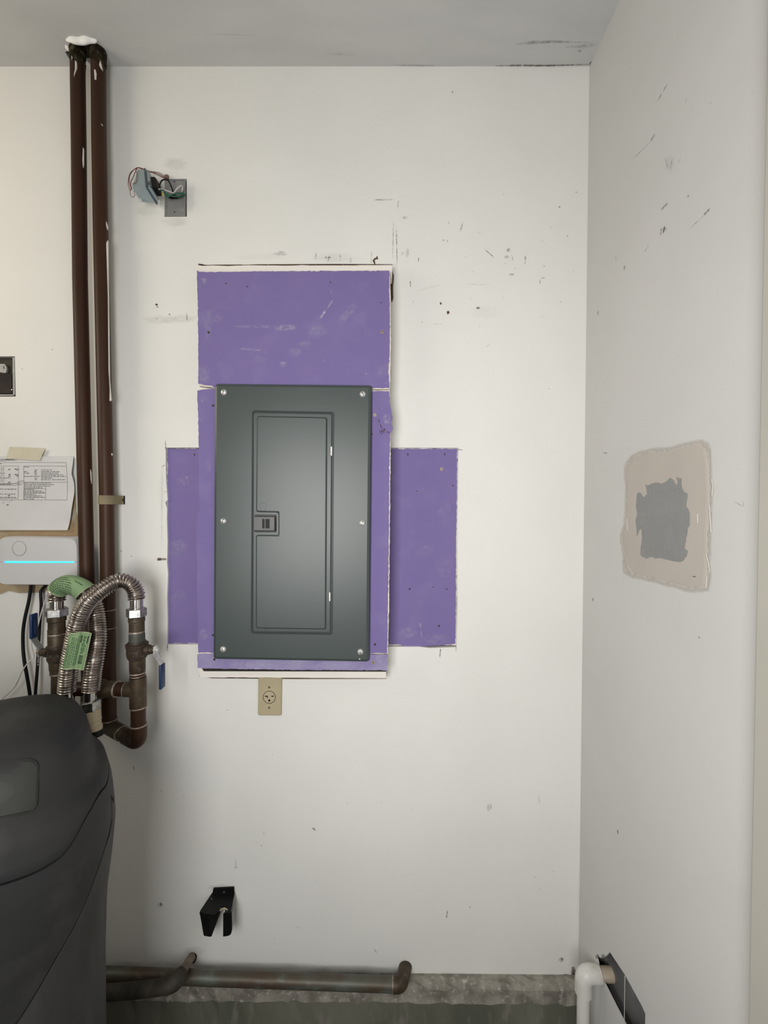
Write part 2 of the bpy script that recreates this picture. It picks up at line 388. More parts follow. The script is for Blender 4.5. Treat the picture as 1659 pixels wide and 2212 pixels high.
# ceiling with the pipe hole
hc = [onz(a, b, ZC) for a, b in ((141, 113), (149, 106), (151, 94), (165, 91), (190, 91), (205, 94), (214, 101), (224, 112), (229, 124), (226, 133), (205, 136), (160, 136), (149, 127))]
bm = BM()
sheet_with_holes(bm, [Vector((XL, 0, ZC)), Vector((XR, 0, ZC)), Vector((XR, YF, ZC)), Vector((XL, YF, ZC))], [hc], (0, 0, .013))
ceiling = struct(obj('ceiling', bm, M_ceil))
bm = BM(); cx = sum(p.x for p in hc)/len(hc)
box(bm, cx-.12, cx+.12, -.12, .02, ZC+.0135, ZC+.3); obj('ceiling_cavity', bm, M_dark, ceiling)
bm = BM(); box(bm, XL, XR+.1, YF, .1, -.1, 0); struct(obj('floor', bm, M_floor))
bm = BM(); box(bm, XL-.1, XL, YF, .1, 0, ZC); struct(obj('wall_left', bm, M_wall))
# trim on the right-hand wall
bm = BM(); box(bm, XR-.02, XR, YT-.11, YT, 0, ZC, .003, 2)
struct(obj('trim_1', bm, M_trim))
# concrete stem wall with a rough ledge
bm = BM(); nx, rings = 150, []
xs = [XL+(XR-.006-XL)*i/nx for i in range(nx+1)]
prof = ((.0, .0), (-.012, .001), (-.024, 0), (-.030, -.010), (-.031, -.05), (-.033, -.10), (-.034, -ZS))
V = []
for i, x in enumerate(xs):
    row = []
    for k, (yy, zz) in enumerate(prof):
        jy = random.gauss(0, .0022) if 1 <= k <= 4 else 0; jz = random.gauss(0, .0016) if k in (1, 2, 3) else 0
        row.append(bm.verts.new((x, yy+jy, ZS+zz+jz)))
    V.append(row)
for a, b in zip(V[:-1], V[1:]):
    for k in range(len(prof)-1):
        f = bm.faces.new((a[k], b[k], b[k+1], a[k+1])); f.material_index = 0 if k < 4 else 1
stem = struct(obj('wall_foundation', bm, [M_ledge, M_conc]))

# ------------------------------------------------------------------ wear marks and painted shade on the walls
def cover_layer(bm): return bm.verts.layers.float.new('cover')
def mark(bm, L, pts, w, a, proj, ends=.2):
    """feathered streak: pts in photo pixels put on a wall by proj, w half-width in px"""
    n = len(pts); rows = []
    for i, (x, y) in enumerate(pts):
        x0, y0 = pts[max(0, i-1)]; x1, y1 = pts[min(n-1, i+1)]
        dx, dy = x1-x0, y1-y0; l = math.hypot(dx, dy) or 1; nx_, ny_ = -dy/l, dx/l
        aa = a*(ends if i in (0, n-1) else 1); ww = w*(.5 if i in (0, n-1) else random.uniform(.75, 1.25))
        row = []
        for s, k in ((-1, 0), (-.45, aa), (.45, aa), (1, 0)):
            v = bm.verts.new(proj(x+nx_*ww*s, y+ny_*ww*s)); v[L] = k; row.append(v)
        rows.append(row)
    for r0, r1 in zip(rows[:-1], rows[1:]):
        for k in range(3): bm.faces.new((r0[k], r0[k+1], r1[k+1], r1[k]))
def blob(bm, L, x, y, rx, ry, a, proj, n=14, ang=0.0):
    c = bm.verts.new(proj(x, y)); c[L] = a; r1, r2 = [], []
    for k in range(n):
        t = 2*PI*k/n; q = random.uniform(.8, 1.2)
        for R, f, al in ((r1, .55*q, a), (r2, q, 0)):
            u, v_ = math.cos(t)*rx*f, math.sin(t)*ry*f
            v = bm.verts.new(proj(x+u*math.cos(ang)-v_*math.sin(ang), y+u*math.sin(ang)+v_*math.cos(ang))); v[L] = al; R.append(v)
    for k in range(n):
        j = (k+1) % n; bm.faces.new((c, r1[k], r1[j])); bm.faces.new((r1[k], r2[k], r2[j], r1[j]))
pw = lambda x, y: P(x, y, -.0007)
pr = lambda x, y: onx(x, y, XR-.0007)
pc = lambda x, y: onz(x, y, ZC-.0007)
# dark grey scuffs and pencil lines, back wall
bm = BM(); L = cover_layer(bm)
for x0, y0, x1, y1, w, a in (
    (850, 475, 848, 560, .8, .7), (856, 490, 858, 575, 1.0, .8), (861, 432, 859, 450, 1.0, .6), (806, 432, 850, 431, 1.6, .5),
    (904, 556, 904, 566, 1.2, .9), (886, 606, 887, 620, 1.2, .8), (1045, 537, 1068, 557, 1.6, .55), (1135, 550, 1134, 572, 1.4, .55),
    (1105, 550, 1108, 562, 1.0, .5), (1168, 600, 1166, 616, 1.2, .6), (1168, 600, 1178, 600, 1.0, .5), (1000, 480, 994, 500, 2.0, .5),
    (895, 630, 960, 612, 1.2, .15), (892, 655, 893, 648, 1.0, .3), (403, 674, 404, 694, 1.4, .75), (872, 545, 866, 552, 1.3, .6),
    (1003, 615, 1062, 614, 1.0, .25), (968, 478, 971, 484, 1.3, .7), (950, 1400, 953, 1420, 0, 0), (952, 1399, 950, 1421, 1.1, .95),
    (985, 1393, 985, 1408, 1.0, .85), (987, 971, 1000, 972, 1.3, .6), (357, 950, 358, 975, 1.0, .8), (350, 1010, 349, 1190, .8, .4),
    (360, 968, 428, 967.5, 1.0, .7), (354, 1062, 360, 1062, .9, .6), (349, 1010, 357, 1003, 1.0, .7), (362, 1390, 361, 1404, 1.2, .9),
    (967, 1965, 964, 1985, 1.3, .75), (1014, 1957, 1017, 1963, 1.4, .6), (1334, 1, 1334, 2, 0, 0), (288, 1653, 290, 1665, 1.4, .8),
    (808, 2049, 814, 2059, 1.0, .7), (1058, 1735, 1062, 1748, 2.2, .35), (508, 1855, 511, 1880, 1.6, .3), (345, 1950, 350, 1957, 3.0, .8),
    (1163, 1715, 1166, 1740, .9, .3), (976, 196, 979, 201, 1.6, .8), (683, 545, 681, 562, 2.0, .35), (700, 556, 716, 556, 2.2, .6),
    (712, 550, 708, 566, 1.6, .5), (735, 548, 735, 566, 1.6, .35), (758, 556, 757, 568, 2.4, .4), (803, 540, 801, 575, 1.2, .3),
    (590, 548, 620, 550, 3.0, .28), (600, 543, 615, 545, 2.0, .25), (268, 1590, 282, 1591, .8, .6), (1060, 742, 1050, 750, 1, .3),
    (936, 700, 958, 700, 1.2, .3), (1030, 500, 1044, 505, 1, .2), (505, 1876, 512, 1870, 1.4, .4), (640, 2000, 646, 2006, 1.5, .4)):
    if w: mark(bm, L, [(x0+(x1-x0)*t, y0+(y1-y0)*t+random.uniform(-.5, .5)) for t in (0, .25, .5, .75, 1)], w, a, pw)
for x, y, rx, ry, a in ((958, 519, 1.6, 1.6, .9), (1226, 509, 1.4, 1.4, .9), (1239, 586, 1.3, 1.3, .8), (1209, 447, 2.6, 2, .6), (1033, 665, 6, 3, .8),
    (1105, 593, 6, 3, .5), (952, 655, 2.6, 3, .9), (366, 679, 1.8, 1.8, 1), (339, 688, 1.6, 1.6, .9), (349, 1708, 3.5, 3, .4), (492, 1534, 2, 2, .7),
    (570, 1800, 2, 2, .6), (396, 1722, 3, 3, .25), (1055, 1745, 4, 9, .25), (262, 1190, 1.4, 1.4, .8), (284, 1202, 1.4, 1.4, .8), (565, 1827, 1.6, 1.6, .5),
    (490, 1534, 2, 1.4, .6), (750, 1735, 2, 2, .4), (1212, 2073, 6, 6, .5), (1215, 2072, 3, 3, .6), (361, 1404, 1.6, 2, 1), (113, 755, 1.6, 2, .6), (48, 797, 1.6, 2.2, .6),
    (1098, 540, 5, 5, .5), (1095, 555, 6, 4, .4), (875, 470, 7, 4, .3), (880, 545, 4, 14, .2), (1245, 415, 3, 2, .5), (1186, 840, 2, 2, .3), (1088, 420, 3, 3, .2)):
    blob(bm, L, x, y, rx, ry, a, pw)
for k in range(26):
    blob(bm, L, random.uniform(880, 1240), random.uniform(420, 720), random.uniform(1, 3), random.uniform(1, 3), random.uniform(.1, .35), pw, 8)
for k in range(40):
    blob(bm, L, random.uniform(300, 1230), random.uniform(1560, 2080), random.uniform(.8, 2.2), random.uniform(.8, 2.2), random.uniform(.1, .4), pw, 8)
o = obj('scuff_marks', bm, M_scuff, wall_back, normals=False); o['kind'] = 'stuff'
# brown torn-paper spots, rust and a painted gap shadow
bm = BM(); L = cover_layer(bm)
for x, y, rx, ry, a in ((968, 675, 3.2, 4.5, 1), (952, 656, 2.6, 2.8, .7), (338, 658, 3.2, 2.6, 1), (340, 663, 2, 2, .6), (344, 1208, 7, 4, .8), (354, 1208, 7, 3, .5), (1187, 1958, 0, 0, 0),
                        (677, 1790, 4, 2.4, .4), (680, 1793, 3, 2, .4), (846, 1468, 0, 0, 0)):
    if rx: blob(bm, L, x, y, rx, ry, a, pw)
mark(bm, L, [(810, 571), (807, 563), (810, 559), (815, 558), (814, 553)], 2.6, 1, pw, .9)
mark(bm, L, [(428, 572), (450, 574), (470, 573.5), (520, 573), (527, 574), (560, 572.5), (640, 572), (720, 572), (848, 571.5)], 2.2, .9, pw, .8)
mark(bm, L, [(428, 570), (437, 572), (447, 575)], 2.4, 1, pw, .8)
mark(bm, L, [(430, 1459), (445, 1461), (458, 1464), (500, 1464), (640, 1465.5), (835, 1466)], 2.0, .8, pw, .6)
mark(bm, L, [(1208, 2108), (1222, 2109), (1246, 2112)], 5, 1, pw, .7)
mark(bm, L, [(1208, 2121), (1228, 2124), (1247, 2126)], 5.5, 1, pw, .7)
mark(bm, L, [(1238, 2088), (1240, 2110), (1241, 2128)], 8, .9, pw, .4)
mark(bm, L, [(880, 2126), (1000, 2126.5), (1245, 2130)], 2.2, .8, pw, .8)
for t, p in enumerate(((846, 586, 846, 652),)):  # dark streak paints the gap shadow beside the upper board
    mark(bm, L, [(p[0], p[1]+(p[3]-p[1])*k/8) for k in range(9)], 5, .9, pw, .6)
o = obj('torn_paper_and_gap_shade', bm, M_brown, wall_back, normals=False); o['kind'] = 'stuff'
# soft grubby smears round the box and beside the patch; corner shade painted in
bm = BM(); L = cover_layer(bm)
for x, y, rx, ry, a in ((380, 355, 30, 16, .35), (345, 690, 40, 11, .38), (395, 688, 34, 10, .4), (410, 430, 14, 40, .3), (380, 480, 34, 12, .3), (318, 455, 28, 14, .3),
    (1050, 675, 36, 16, .12), (560, 555, 60, 8, .12), (604, 548, 22, 6, .3), (725, 556, 60, 12, .22), (350, 1060, 8, 70, .15), (420, 2055, 26, 12, .5), (560, 2088, 170, 9, .6), (760, 2094, 120, 9, .6),
    (290, 2090, 70, 16, .75), (874, 2082, 13, 12, .6), (970, 2110, 50, 12, .3), (1040, 2118, 140, 6, .3), (345, 1955, 8, 5, .7), (480, 1918, 34, 9, .5), (1250, 1980, 6, 120, .12)):  # the last blob is soft shading painted along the corner
    blob(bm, L, x, y, rx, ry, a, pw, 20)
o = obj('grubby_smears_and_corner_shade', bm, M_smear, wall_back, normals=False); o['kind'] = 'stuff'
# right wall
bm = BM(); L = cover_layer(bm)
for x0, y0, x1, y1, w, a in ((1443, 178, 1418, 222, 1.4, .45), (1415, 288, 1405, 306, 1.6, .6), (1405, 306, 1362, 348, 1.2, .28), (1443, 437, 1426, 455, 2.4, .6),
    (1533, 450, 1520, 466, 2.2, .75), (1520, 466, 1488, 495, 1.3, .4), (1429, 492, 1427, 508, 2.0, .8), (1436, 488, 1432, 504, 2.4, .8), (1440, 492, 1438, 498, 1.5, .6),
    (1349, 573, 1348, 586, 2.0, .7), (1436, 338, 1443, 365, 2.0, .2), (1452, 340, 1448, 368, 2.4, .2), (1470, 340, 1465, 355, 2, .25), (1402, 528, 1391, 545, 1.2, .35), (1330, 550, 1331, 566, 1, .3), (1488, 420, 1485, 427, 2, .4),
    (1585, 1082, 1605, 1095, 1.4, .5), (1605, 1080, 1606, 1095, 1.2, .3), (1302, 978, 1312, 979, 1.6, .5), (1281, 1290, 1281, 1300, 1.6, .6), (1292, 670, 1291, 682, 1.2, .5), (1334, 1792, 1335, 1802, 1.6, .8),
    (1485, 212, 1479, 224, 1.8, .3), (1537, 220, 1532, 226, 1.2, .35)):
    mark(bm, L, [(x0+(x1-x0)*t, y0+(y1-y0)*t) for t in (0, .25, .5, .75, 1)], w, a, pr)
blob(bm, L, 1510, 1377, 2, 3, .8, pr); blob(bm, L, 1447, 352, 14, 22, .06, pr)
for x, y, rx, ry in ((1290, 2067, 4, 6), (1303, 2068, 5, 8), (1308, 2072, 8, 5)): blob(bm, L, x, y, rx, ry, .8, pr)
o = obj('scuff_marks', bm, M_scuff, wall_right, normals=False); o['kind'] = 'stuff'
# ceiling crack and tape seams
bm = BM(); L = cover_layer(bm)
mark(bm, L, [(1070, 142.2), (1120, 141.5), (1175, 142), (1220, 141), (1272, 139)], 2.0, .8, pc, .6)
blob(bm, L, 1277, 137, 5, 5, .9, pc); blob(bm, L, 1252, 110, 6, 3, .35, pc); mark(bm, L, [(700, 117), (740, 117), (770, 118)], 3, .2, pc)
mark(bm, L, [(430, 74), (500, 75), (560, 76)], 2, .18, pc); mark(bm, L, [(1110, 96), (1150, 92), (1200, 90), (1290, 92)], 4, .35, pc)
mark(bm, L, [(1220, 102), (1260, 100), (1290, 96)], 6, .3, pc)
mark(bm, L, [(840, 140), (900, 142), (1000, 143)], 3, .25, pc)
o = obj('seam_cracks', bm, M_scuff, ceiling, normals=False); o['kind'] = 'stuff'

# ------------------------------------------------------------------ screws
def phillips(parent, c, r=.0047, m=None, ny=-1, dark=False):
    bm = BM(); cyl(bm, c+Vector((0, .002, 0)), c+Vector((0, -.0012, 0)), ((0, r), (.75, r), (1, r*.82)), 16)
    s = obj('screw', bm, m or M_goldscrew, parent)
    bm = BM(); a = random.uniform(0, PI/2)
    for k in (0, PI/2):
        d = Vector((math.cos(a+k), 0, math.sin(a+k))); n = Vector((-d.z, 0, d.x)); q = c+Vector((0, -.0013, 0))
        prism(bm, [q+d*r*.6+n*r*.14, q-d*r*.6+n*r*.14, q-d*r*.6-n*r*.14, q+d*r*.6-n*r*.14], (0, -.0002, 0))
    obj('screw_recess', bm, M_cross, s)

# ------------------------------------------------------------------ white backing frame of the box-out
fy0, fy1 = -.002, -.034
bf = thing('wood_backing', 'pale wooden backing strips showing above and below the stacked purple boards', 'frame', (0, 0, 1.4))
for q in (((428, 574), (847, 572.5), (847, 600), (428, 600)), ((428, 1430), (834, 1434), (834, 1465), (432, 1463)),
          ((434, 600), (470, 600), (470, 1430), (434, 1430)), ((796, 600), (836, 600), (834, 1434), (796, 1434))):
    bm = BM(); prism(bm, jag(round_poly(pxpoly(q, fy1), .002, 2), .00045, .02) if q[0][0] == 428 else pxpoly(q, fy1), (0, fy0-fy1, 0))
    obj('strip', bm, M_white, bf)
bm = BM(); prism(bm, pxpoly(((434, 1440), (834, 1444), (834, 1451), (440, 1450)), fy1-.0006), (0, .0005, 0)); o = obj('shadow_line_strip', bm, M_dark, bf); o['label'] = 'dark strip painted as the shadow line under the boards'  # thin dark sheet stands in for the shadow under the boards
# ------------------------------------------------------------------ purple boards
def board(name, label, face, core, y, th=.0125, m=M_purp, screws=(), chalk=(), specks=()):
    pf = pxpoly(face, y); c = sum((Vector(p) for p in pf), Vector())/len(pf)
    t = thing(name, label, 'board', (c.x, y+th, c.z), 'purple drywall boards')
    def j(pts, amp):
        out = []
        for i in range(len(pts)):
            a, b = pts[i], pts[(i+1) % len(pts)]; n = max(1, int((b-a).length/.006)); out.append(a)
            d = (b-a).normalized(); nr = Vector((-d.z, 0, d.x))
            for k in range(1, n): out.append(a.lerp(b, k/n)+nr*random.gauss(0, amp))
        return out
    bm = BM(); prism(bm, j(pf, .0005), (0, .0008, 0)); obj('paper_face', bm, m, t)
    bm = BM(); prism(bm, j(pxpoly(core, y+.0009), .0004), (0, th-.0009, 0)); obj('gypsum_core', bm, M_gyp, t)
    for (a, b, dk) in screws: phillips(t, P(a, b, y), .0032 if dk else .0045, M_cross if dk == 2 else (M_galvd if dk else M_goldscrew))
    pp = lambda a, b: P(a, b, y-.0005)
    if chalk:
        bm = BM(); L = cover_layer(bm)
        for s in chalk:
            if len(s) == 5: blob(bm, L, *s, pp)
            else: mark(bm, L, [(s[0]+(s[2]-s[0])*k/4, s[1]+(s[3]-s[1])*k/4) for k in range(5)], s[4], s[5], pp)
        o = obj('chalk_dust', bm, M_chalk, t, normals=False); o['kind'] = 'stuff'
    if specks:
        bm = BM(); L = cover_layer(bm)
        for s in specks:
            if len(s) == 3: blob(bm, L, s[0], s[1], s[2], s[2], 1, pp, 8)
            else: mark(bm, L, [(s[0]+(s[2]-s[0])*k/3, s[1]+(s[3]-s[1])*k/3) for k in range(4)], s[4], 1, pp)
        o = obj('specks', bm, M_brown, t, normals=False); o['kind'] = 'stuff'
    return t
board('drywall_board', 'large purple drywall board mounted above the grey breaker panel',
      ((425, 584), (431, 587), (446, 588), (560, 586), (841, 584.5), (841, 640), (842, 690), (841.5, 760), (839, 800), (841, 838), (520, 838), (462, 838), (458, 833), (445, 832), (428, 829), (428.5, 740), (427, 640)),
      ((430, 590), (842, 587), (844, 640), (844, 760), (842, 841), (470, 841), (455, 836), (430, 834)), YB,
      screws=((450.5, 718, 1), (825.5, 717, 0)),
      chalk=((690, 690, 705, 668, 3, .9), (705, 668, 722, 645, 3, .5), (500, 705, 600, 706, 4, .35), (590, 708, 645, 707, 9, .5), (515, 753, 580, 758, 2.4, .5), (730, 700, 770, 655, 9, .3),
             (690, 715, 25, 14, .25), (440, 608, 10, 9, .4), (612, 786, 9, 7, .5), (450, 700, 12, 40, .2), (440, 810, 14, 22, .3), (695, 765, 702, 785, 2, .4), (640, 760, 18, 12, .2), (720, 630, 10, 8, .2), (560, 775, 20, 8, .15), (820, 800, 10, 16, .15), (790, 803, 792, 810, 2, .5), (470, 690, 12, 14, .2), (660, 745, 16, 12, .2)),
      specks=((488.5, 612, 2), (533.5, 619, 2), (823.5, 653.5, 1.6), (713.5, 607, 714, 612, 1.2)))
board('drywall_board', 'purple drywall board framing the grey breaker panel on both sides',
      ((426, 844), (434, 842), (463, 840), (560, 841), (840.5, 845), (842, 871), (846, 890), (848, 905), (845, 913), (849, 925), (843, 936), (841, 1000), (840, 1150), (838, 1300), (836, 1411), (600, 1413), (462, 1411), (450, 1409), (428, 1410), (427, 1330), (425.5, 1280), (427, 1210), (424, 1204), (425, 1150), (425.5, 1133), (427, 1108), (432, 1104), (430, 1060), (429, 960), (428, 900)),
      ((432, 850), (842, 842.5), (844, 900), (843.5, 1000), (842, 1150), (840.5, 1300), (838, 1412), (432, 1412), (427, 1340), (427, 1140), (433, 1100)), YB,
      screws=((460, 876, 1), (809.5, 896.5, 0), (460, 1372, 1), (810, 1392, 1)),
      chalk=((440, 862, 12, 8, .15), (434, 860, 438, 870, 1.6, .6), (826, 893, 830, 897, 2, .6), (835, 905, 9, 14, .4), (440, 1370, 12, 16, .3), (435, 900, 8, 14, .25), (824, 880, 826, 884, 1.4, .6), (838, 828, 8, 3, .3), (450, 1000, 10, 30, .15)),
      specks=((817, 904, 820, 914, 1.0), (820, 914, 826, 928, 1.0), (825, 931, 2), (829, 933, 2), (830, 928, 2.5), (819, 928, 826, 940, .8), (834, 932, 842, 935, .9), (804, 938, 2)))
board('drywall_board', 'narrow dusty purple drywall strip under the grey breaker panel',
      ((426, 1414), (440, 1411.5), (455, 1412.5), (600, 1415.5), (836, 1414), (836, 1448), (640, 1447), (440, 1444), (427, 1443)),
      ((428, 1414), (836, 1414), (836.5, 1447), (430, 1442)), YB, m=M_purpd,
      screws=((463, 1424.5, 2), (806, 1431, 0)),
      chalk=((455, 1430, 14, 12, .5), (550, 1434, 60, 8, .5), (820, 1425, 12, 16, .5), (700, 1436, 90, 8, .35), (640, 1432, 50, 8, .4)))
board('drywall_board', 'shaded purple drywall piece set into the wall left of the breaker panel',
      ((362, 969), (434, 969.5), (434, 1389), (363, 1389.5), (363.5, 1200)), ((361.5, 968.5), (436, 968.5), (436, 1390), (362.5, 1390)), .006,
      chalk=((404, 1033, 5, 6, .6), (395, 1040, 20, 10, .25), (380, 1180, 24, 20, .25), (385, 1290, 24, 16, .15), (377, 1025, 379, 1032, 1, .4)), specks=((420, 979, 420, 985, 1.4),))
board('drywall_board', 'wide purple drywall piece set into the wall right of the breaker panel',
      ((830, 969.5), (987.5, 969.5), (986.5, 1100), (985, 1180), (985, 1300), (984, 1390), (962, 1393), (900, 1397), (870, 1396), (866, 1393), (830, 1392)),
      ((830, 968.5), (988.5, 968.5), (986, 1394), (830, 1394)), .006, screws=((953.5, 1013.5, 0), (948, 1352, 1)),
      chalk=((906, 1338, 912, 1384, 2.2, .5), (960, 1100, 20, 24, .15), (920, 1190, 25, 20, .12), (960, 1225, 24, 30, .12), (880, 1368, 24, 16, .25), (930, 1385, 10, 5, .5), (940, 1380, 40, 14, .2), (860, 1240, 10, 40, .1)),
      specks=((881, 978, 881, 985, 1.4), (961, 978, 961, 985, 1.4), (978.5, 1049, 1.8), (900, 1061, 1.5), (936, 1268, 1.5), (883, 1270, 887, 1275, 1), (887, 1270, 883, 1275, 1), (963, 1270, 967, 1275, 1)))
# ------------------------------------------------------------------ breaker panel
yp0, yp1 = YB-.001, YB-.015
pc0 = P(630, 1430, yp0)
bp = thing('breaker_panel', 'dark grey electrical breaker panel with a closed door on purple boards', 'electrical panel', pc0)
out = pxpoly(((463.5, 828.5), (803.5, 832), (798, 1430), (460.5, 1424)), yp0-.008)
bm = BM(); pillow_r(bm, out, .009, yp0, yp1, .009); cover = obj('cover', bm, M_panel, bp, smooth=True)
# raised lip round the door, door leaf with stepped centre and a notch for the latch
yd = yp1
lip = pxpoly(((544, 886), (722, 889.5), (718.5, 1371.5), (541.5, 1369)), yd)
bm = BM(); loft(bm, [rro(lip, .008, d_, yd+o_) for d_, o_ in ((0, .0002), (.0012, -.0024), (.0030, -.0026), (.0040, -.0004), (.0042, .0005))], False, False)
obj('door_lip', bm, M_panel, bp, smooth=True)
dl = pxpoly(((548.5, 891.5), (717, 894.5), (713.5, 1366), (546.5, 1364)), yd)
bm = BM(); pillow_r(bm, dl, .006, yd-.0001, yd-.0022, .0016)
door = obj('door', bm, M_panel, bp, smooth=True)
ctr = pxpoly(((555, 898), (708.5, 901), (706, 1360), (552.5, 1357.5), (552.5, 1154), (601, 1154.5), (601, 1108), (553, 1107)), yd)
bm = BM(); loft(bm, [rro(ctr, .0075, d_, yd-o_) for d_, o_ in ((0, .0015), (.0008, .0019), (.0036, .0064), (.0052, .0068))])
obj('raised_field', bm, M_panel, door, smooth=True)
# dark groove between lip and leaf
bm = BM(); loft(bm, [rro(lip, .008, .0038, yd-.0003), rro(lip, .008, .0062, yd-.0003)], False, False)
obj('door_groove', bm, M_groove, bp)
# latch
lt = pxpoly(((549.5, 1116), (594, 1116.5), (594, 1146), (549.5, 1145.5)), yd)
bm = BM(); pillow_r(bm, lt, .001, yd-.002, yd-.0048, .0005); latch = obj('latch', bm, M_latch, door)
bm = BM()
prism(bm, pxpoly(((549, 1114.5), (597.5, 1114.5), (597.5, 1147.5), (549, 1147.5)), yd-.0026), (0, .0006, 0)); obj('latch_recess', bm, M_dark, door)
for a in (1112.6, 1148.8):
    bm = BM(); tube(bm, [P(550, a, yd-.0035), P(597, a+.2, yd-.0035)], .0011, 8); obj('latch_guard', bm, M_panel, door)
bm = BM()
for a, b in ((566.3, 571), (574, 582.3)): prism(bm, pxpoly(((a, 1121), (b, 1121), (b, 1141.5), (a, 1141.5)), yd-.0052), (0, .0006, 0))
obj('latch_slot', bm, M_black, door)
bm = BM(); tube(bm, [P(572.4, 1121.3, yd-.0055), P(572.4, 1141.2, yd-.0055)], .0010, 8); obj('latch_rib', bm, M_latch, door)
bm = BM(); pillow(bm, [P(568+7.8*math.cos(k*PI/12), 1095+9*math.sin(k*PI/12), yd-.0064) for k in range(24)][::-1], yd-.0064, yd-.0071, .0007); obj('lock_knockout', bm, M_panel, door, smooth=True)
for a, b, c in ((716, 965, 984), (712.3, 1279.5, 1298)):
    bm = BM(); tube(bm, [P(a, b, yd-.003), P(a-.1, c, yd-.003)], .0027, 10); obj('hinge', bm, M_chrome, door, smooth=True)
def panhead(c, r):
    bm = BM(); cyl(bm, c+Vector((0, .001, 0)), c+Vector((0, -.0052, 0)), ((0, r), (.3, r), (.62, r*.88), (.88, r*.6), (1, r*.28)), 20)
    s = obj('screw', bm, M_chrome, bp, smooth=True)
    bm = BM(); a = random.uniform(.9, 2.2); d = Vector((math.cos(a), 0, math.sin(a))); n = Vector((-d.z, 0, d.x)); q = c+Vector((0, -.0046, 0))
    prism(bm, [q+d*r*.7+n*r*.1, q-d*r*.7+n*r*.1, q-d*r*.7-n*r*.1, q+d*r*.7-n*r*.1], (0, -.0008, 0)); obj('screw_slot', bm, M_galvd, s)
for a, b in ((483.5, 847.5), (783.5, 851.5), (482.5, 1125.5), (782.5, 1130), (482, 1402.5), (778.5, 1408)): panhead(P(a, b, yp1), .0080)
bm = BM(); c = P(777, 1423.5, yp1); cyl(bm, c, c+Vector((0, -.002, 0)), ((0, .002), (.6, .002), (1, .001)), 10); obj('rivet', bm, M_chrome, bp)
bm = BM(); c = P(574, 1359.5, yd-.0024); cyl(bm, c, c+Vector((0, -.0004, 0)), ((0, .0015), (1, .0013)), 8); obj('drain_hole', bm, M_dark, door)

# ------------------------------------------------------------------ outlet
oy = -.0065
ot = thing('power_outlet', 'ivory single round power outlet below the breaker panel', 'outlet', P(582, 1547, 0))
bm = BM(); pillow_r(bm, pxpoly(((557.2, 1460), (608.7, 1460), (607.5, 1546.8), (556.3, 1546.3)), oy), .005, -.0002, oy, .0035)
obj('cover_plate', bm, M_ivory, ot, smooth=True)
cc = (581.6, 1506.2)
circ = lambda r, y, n=28: [P(cc[0]+r*math.cos(2*PI*k/n), cc[1]-r*math.sin(2*PI*k/n), y) for k in range(n)]
bm = BM(); prism(bm, circ(13.8, oy-.0003), (0, .0004, 0)); obj('face_gap', bm, M_dark, ot)
bm = BM(); loft(bm, [circ(12.8, oy), circ(12.8, oy-.0016), circ(12.2, oy-.0024)]); rec = obj('receptacle', bm, M_ivory2, ot, smooth=True)
bm = BM(); ys = oy-.0026
for q in (((572.2, 1503), (578.4, 1503), (578.4, 1507.8), (576.5, 1507.8), (576.5, 1505.2), (572.2, 1505.2)), ((586, 1503), (591.2, 1503), (591.2, 1505.2), (586, 1505.2))):
    prism(bm, pxpoly(q, ys), (0, .0004, 0))
prism(bm, [P(581.7+2.3*math.cos(2*PI*k/12), 1513.2-2.5*math.sin(2*PI*k/12), ys) for k in range(12)], (0, .0004, 0))
obj('slot', bm, M_black, rec)
for a in (1484.8, 1528.8):
    c = P(581.5, a, oy); bm = BM(); cyl(bm, c+Vector((0, .001, 0)), c+Vector((0, -.0012, 0)), ((0, .0034), (.6, .0034), (1, .0024)), 14); s = obj('screw', bm, M_brass, ot)
    bm = BM(); q = c+Vector((0, -.0014, 0)); prism(bm, [q+Vector(v) for v in ((.0005, 0, .0026), (-.0005, 0, .0026), (-.0005, 0, -.0026), (.0005, 0, -.0026))], (0, .0004, 0)); obj('screw_slot', bm, M_cross, s)

# ------------------------------------------------------------------ junction box in the wall and dangling transformer
jb = thing('junction_box', 'bare metal junction box recessed in the wall, upper left', 'electrical box', P(379, 468, .02))
bm = BM(); q = pxpoly(((354, 387), (399.5, 387), (399.5, 467), (354, 467)), .004)
prism(bm, q, (0, .003, 0)); obj('back_plate', bm, M_galv, jb)
bm = BM(); prism(bm, pxpoly(((354, 386.6), (400.6, 386.6), (400.6, 388.2), (354, 388.4)), .001), (0, .006, 0)); prism(bm, pxpoly(((354, 465.8), (400.6, 465.4), (400.6, 467.2), (354, 467.6)), .001), (0, .006, 0))
prism(bm, pxpoly(((398.8, 388), (400.6, 388), (400.6, 466), (398.8, 466)), .001), (0, .006, 0)); obj('box_rim', bm, M_galv, jb)
bm = BM(); box(bm, hole_j[0].x-.01, hole_j[1].x+.01, .0145, .05, hole_j[2].z-.01, hole_j[0].z+.01); obj('box_body', bm, M_dark, jb)
for a, b in ((377, 392.5), (377, 458)):
    bm = BM(); c = P(a, b, .004); cyl(bm, c, c+Vector((0, -.0008, 0)), ((0, .002), (1, .0018)), 10); obj('screw_hole', bm, M_galvd, jb)
tf = thing('transformer', 'small grey doorbell-type transformer dangling by wires from the junction box', 'transformer', P(310, 440, -.03))
A, D, Fq = P(297, 365, -.036), P(284.5, 404, -.066), P(303.5, 436.5, -.036); B, C, E = P(312, 366.5, -.036), P(315.5, 405, -.066), P(336.5, 438.5, -.036)
Hl, Hr = A+Fq-D, B+E-C
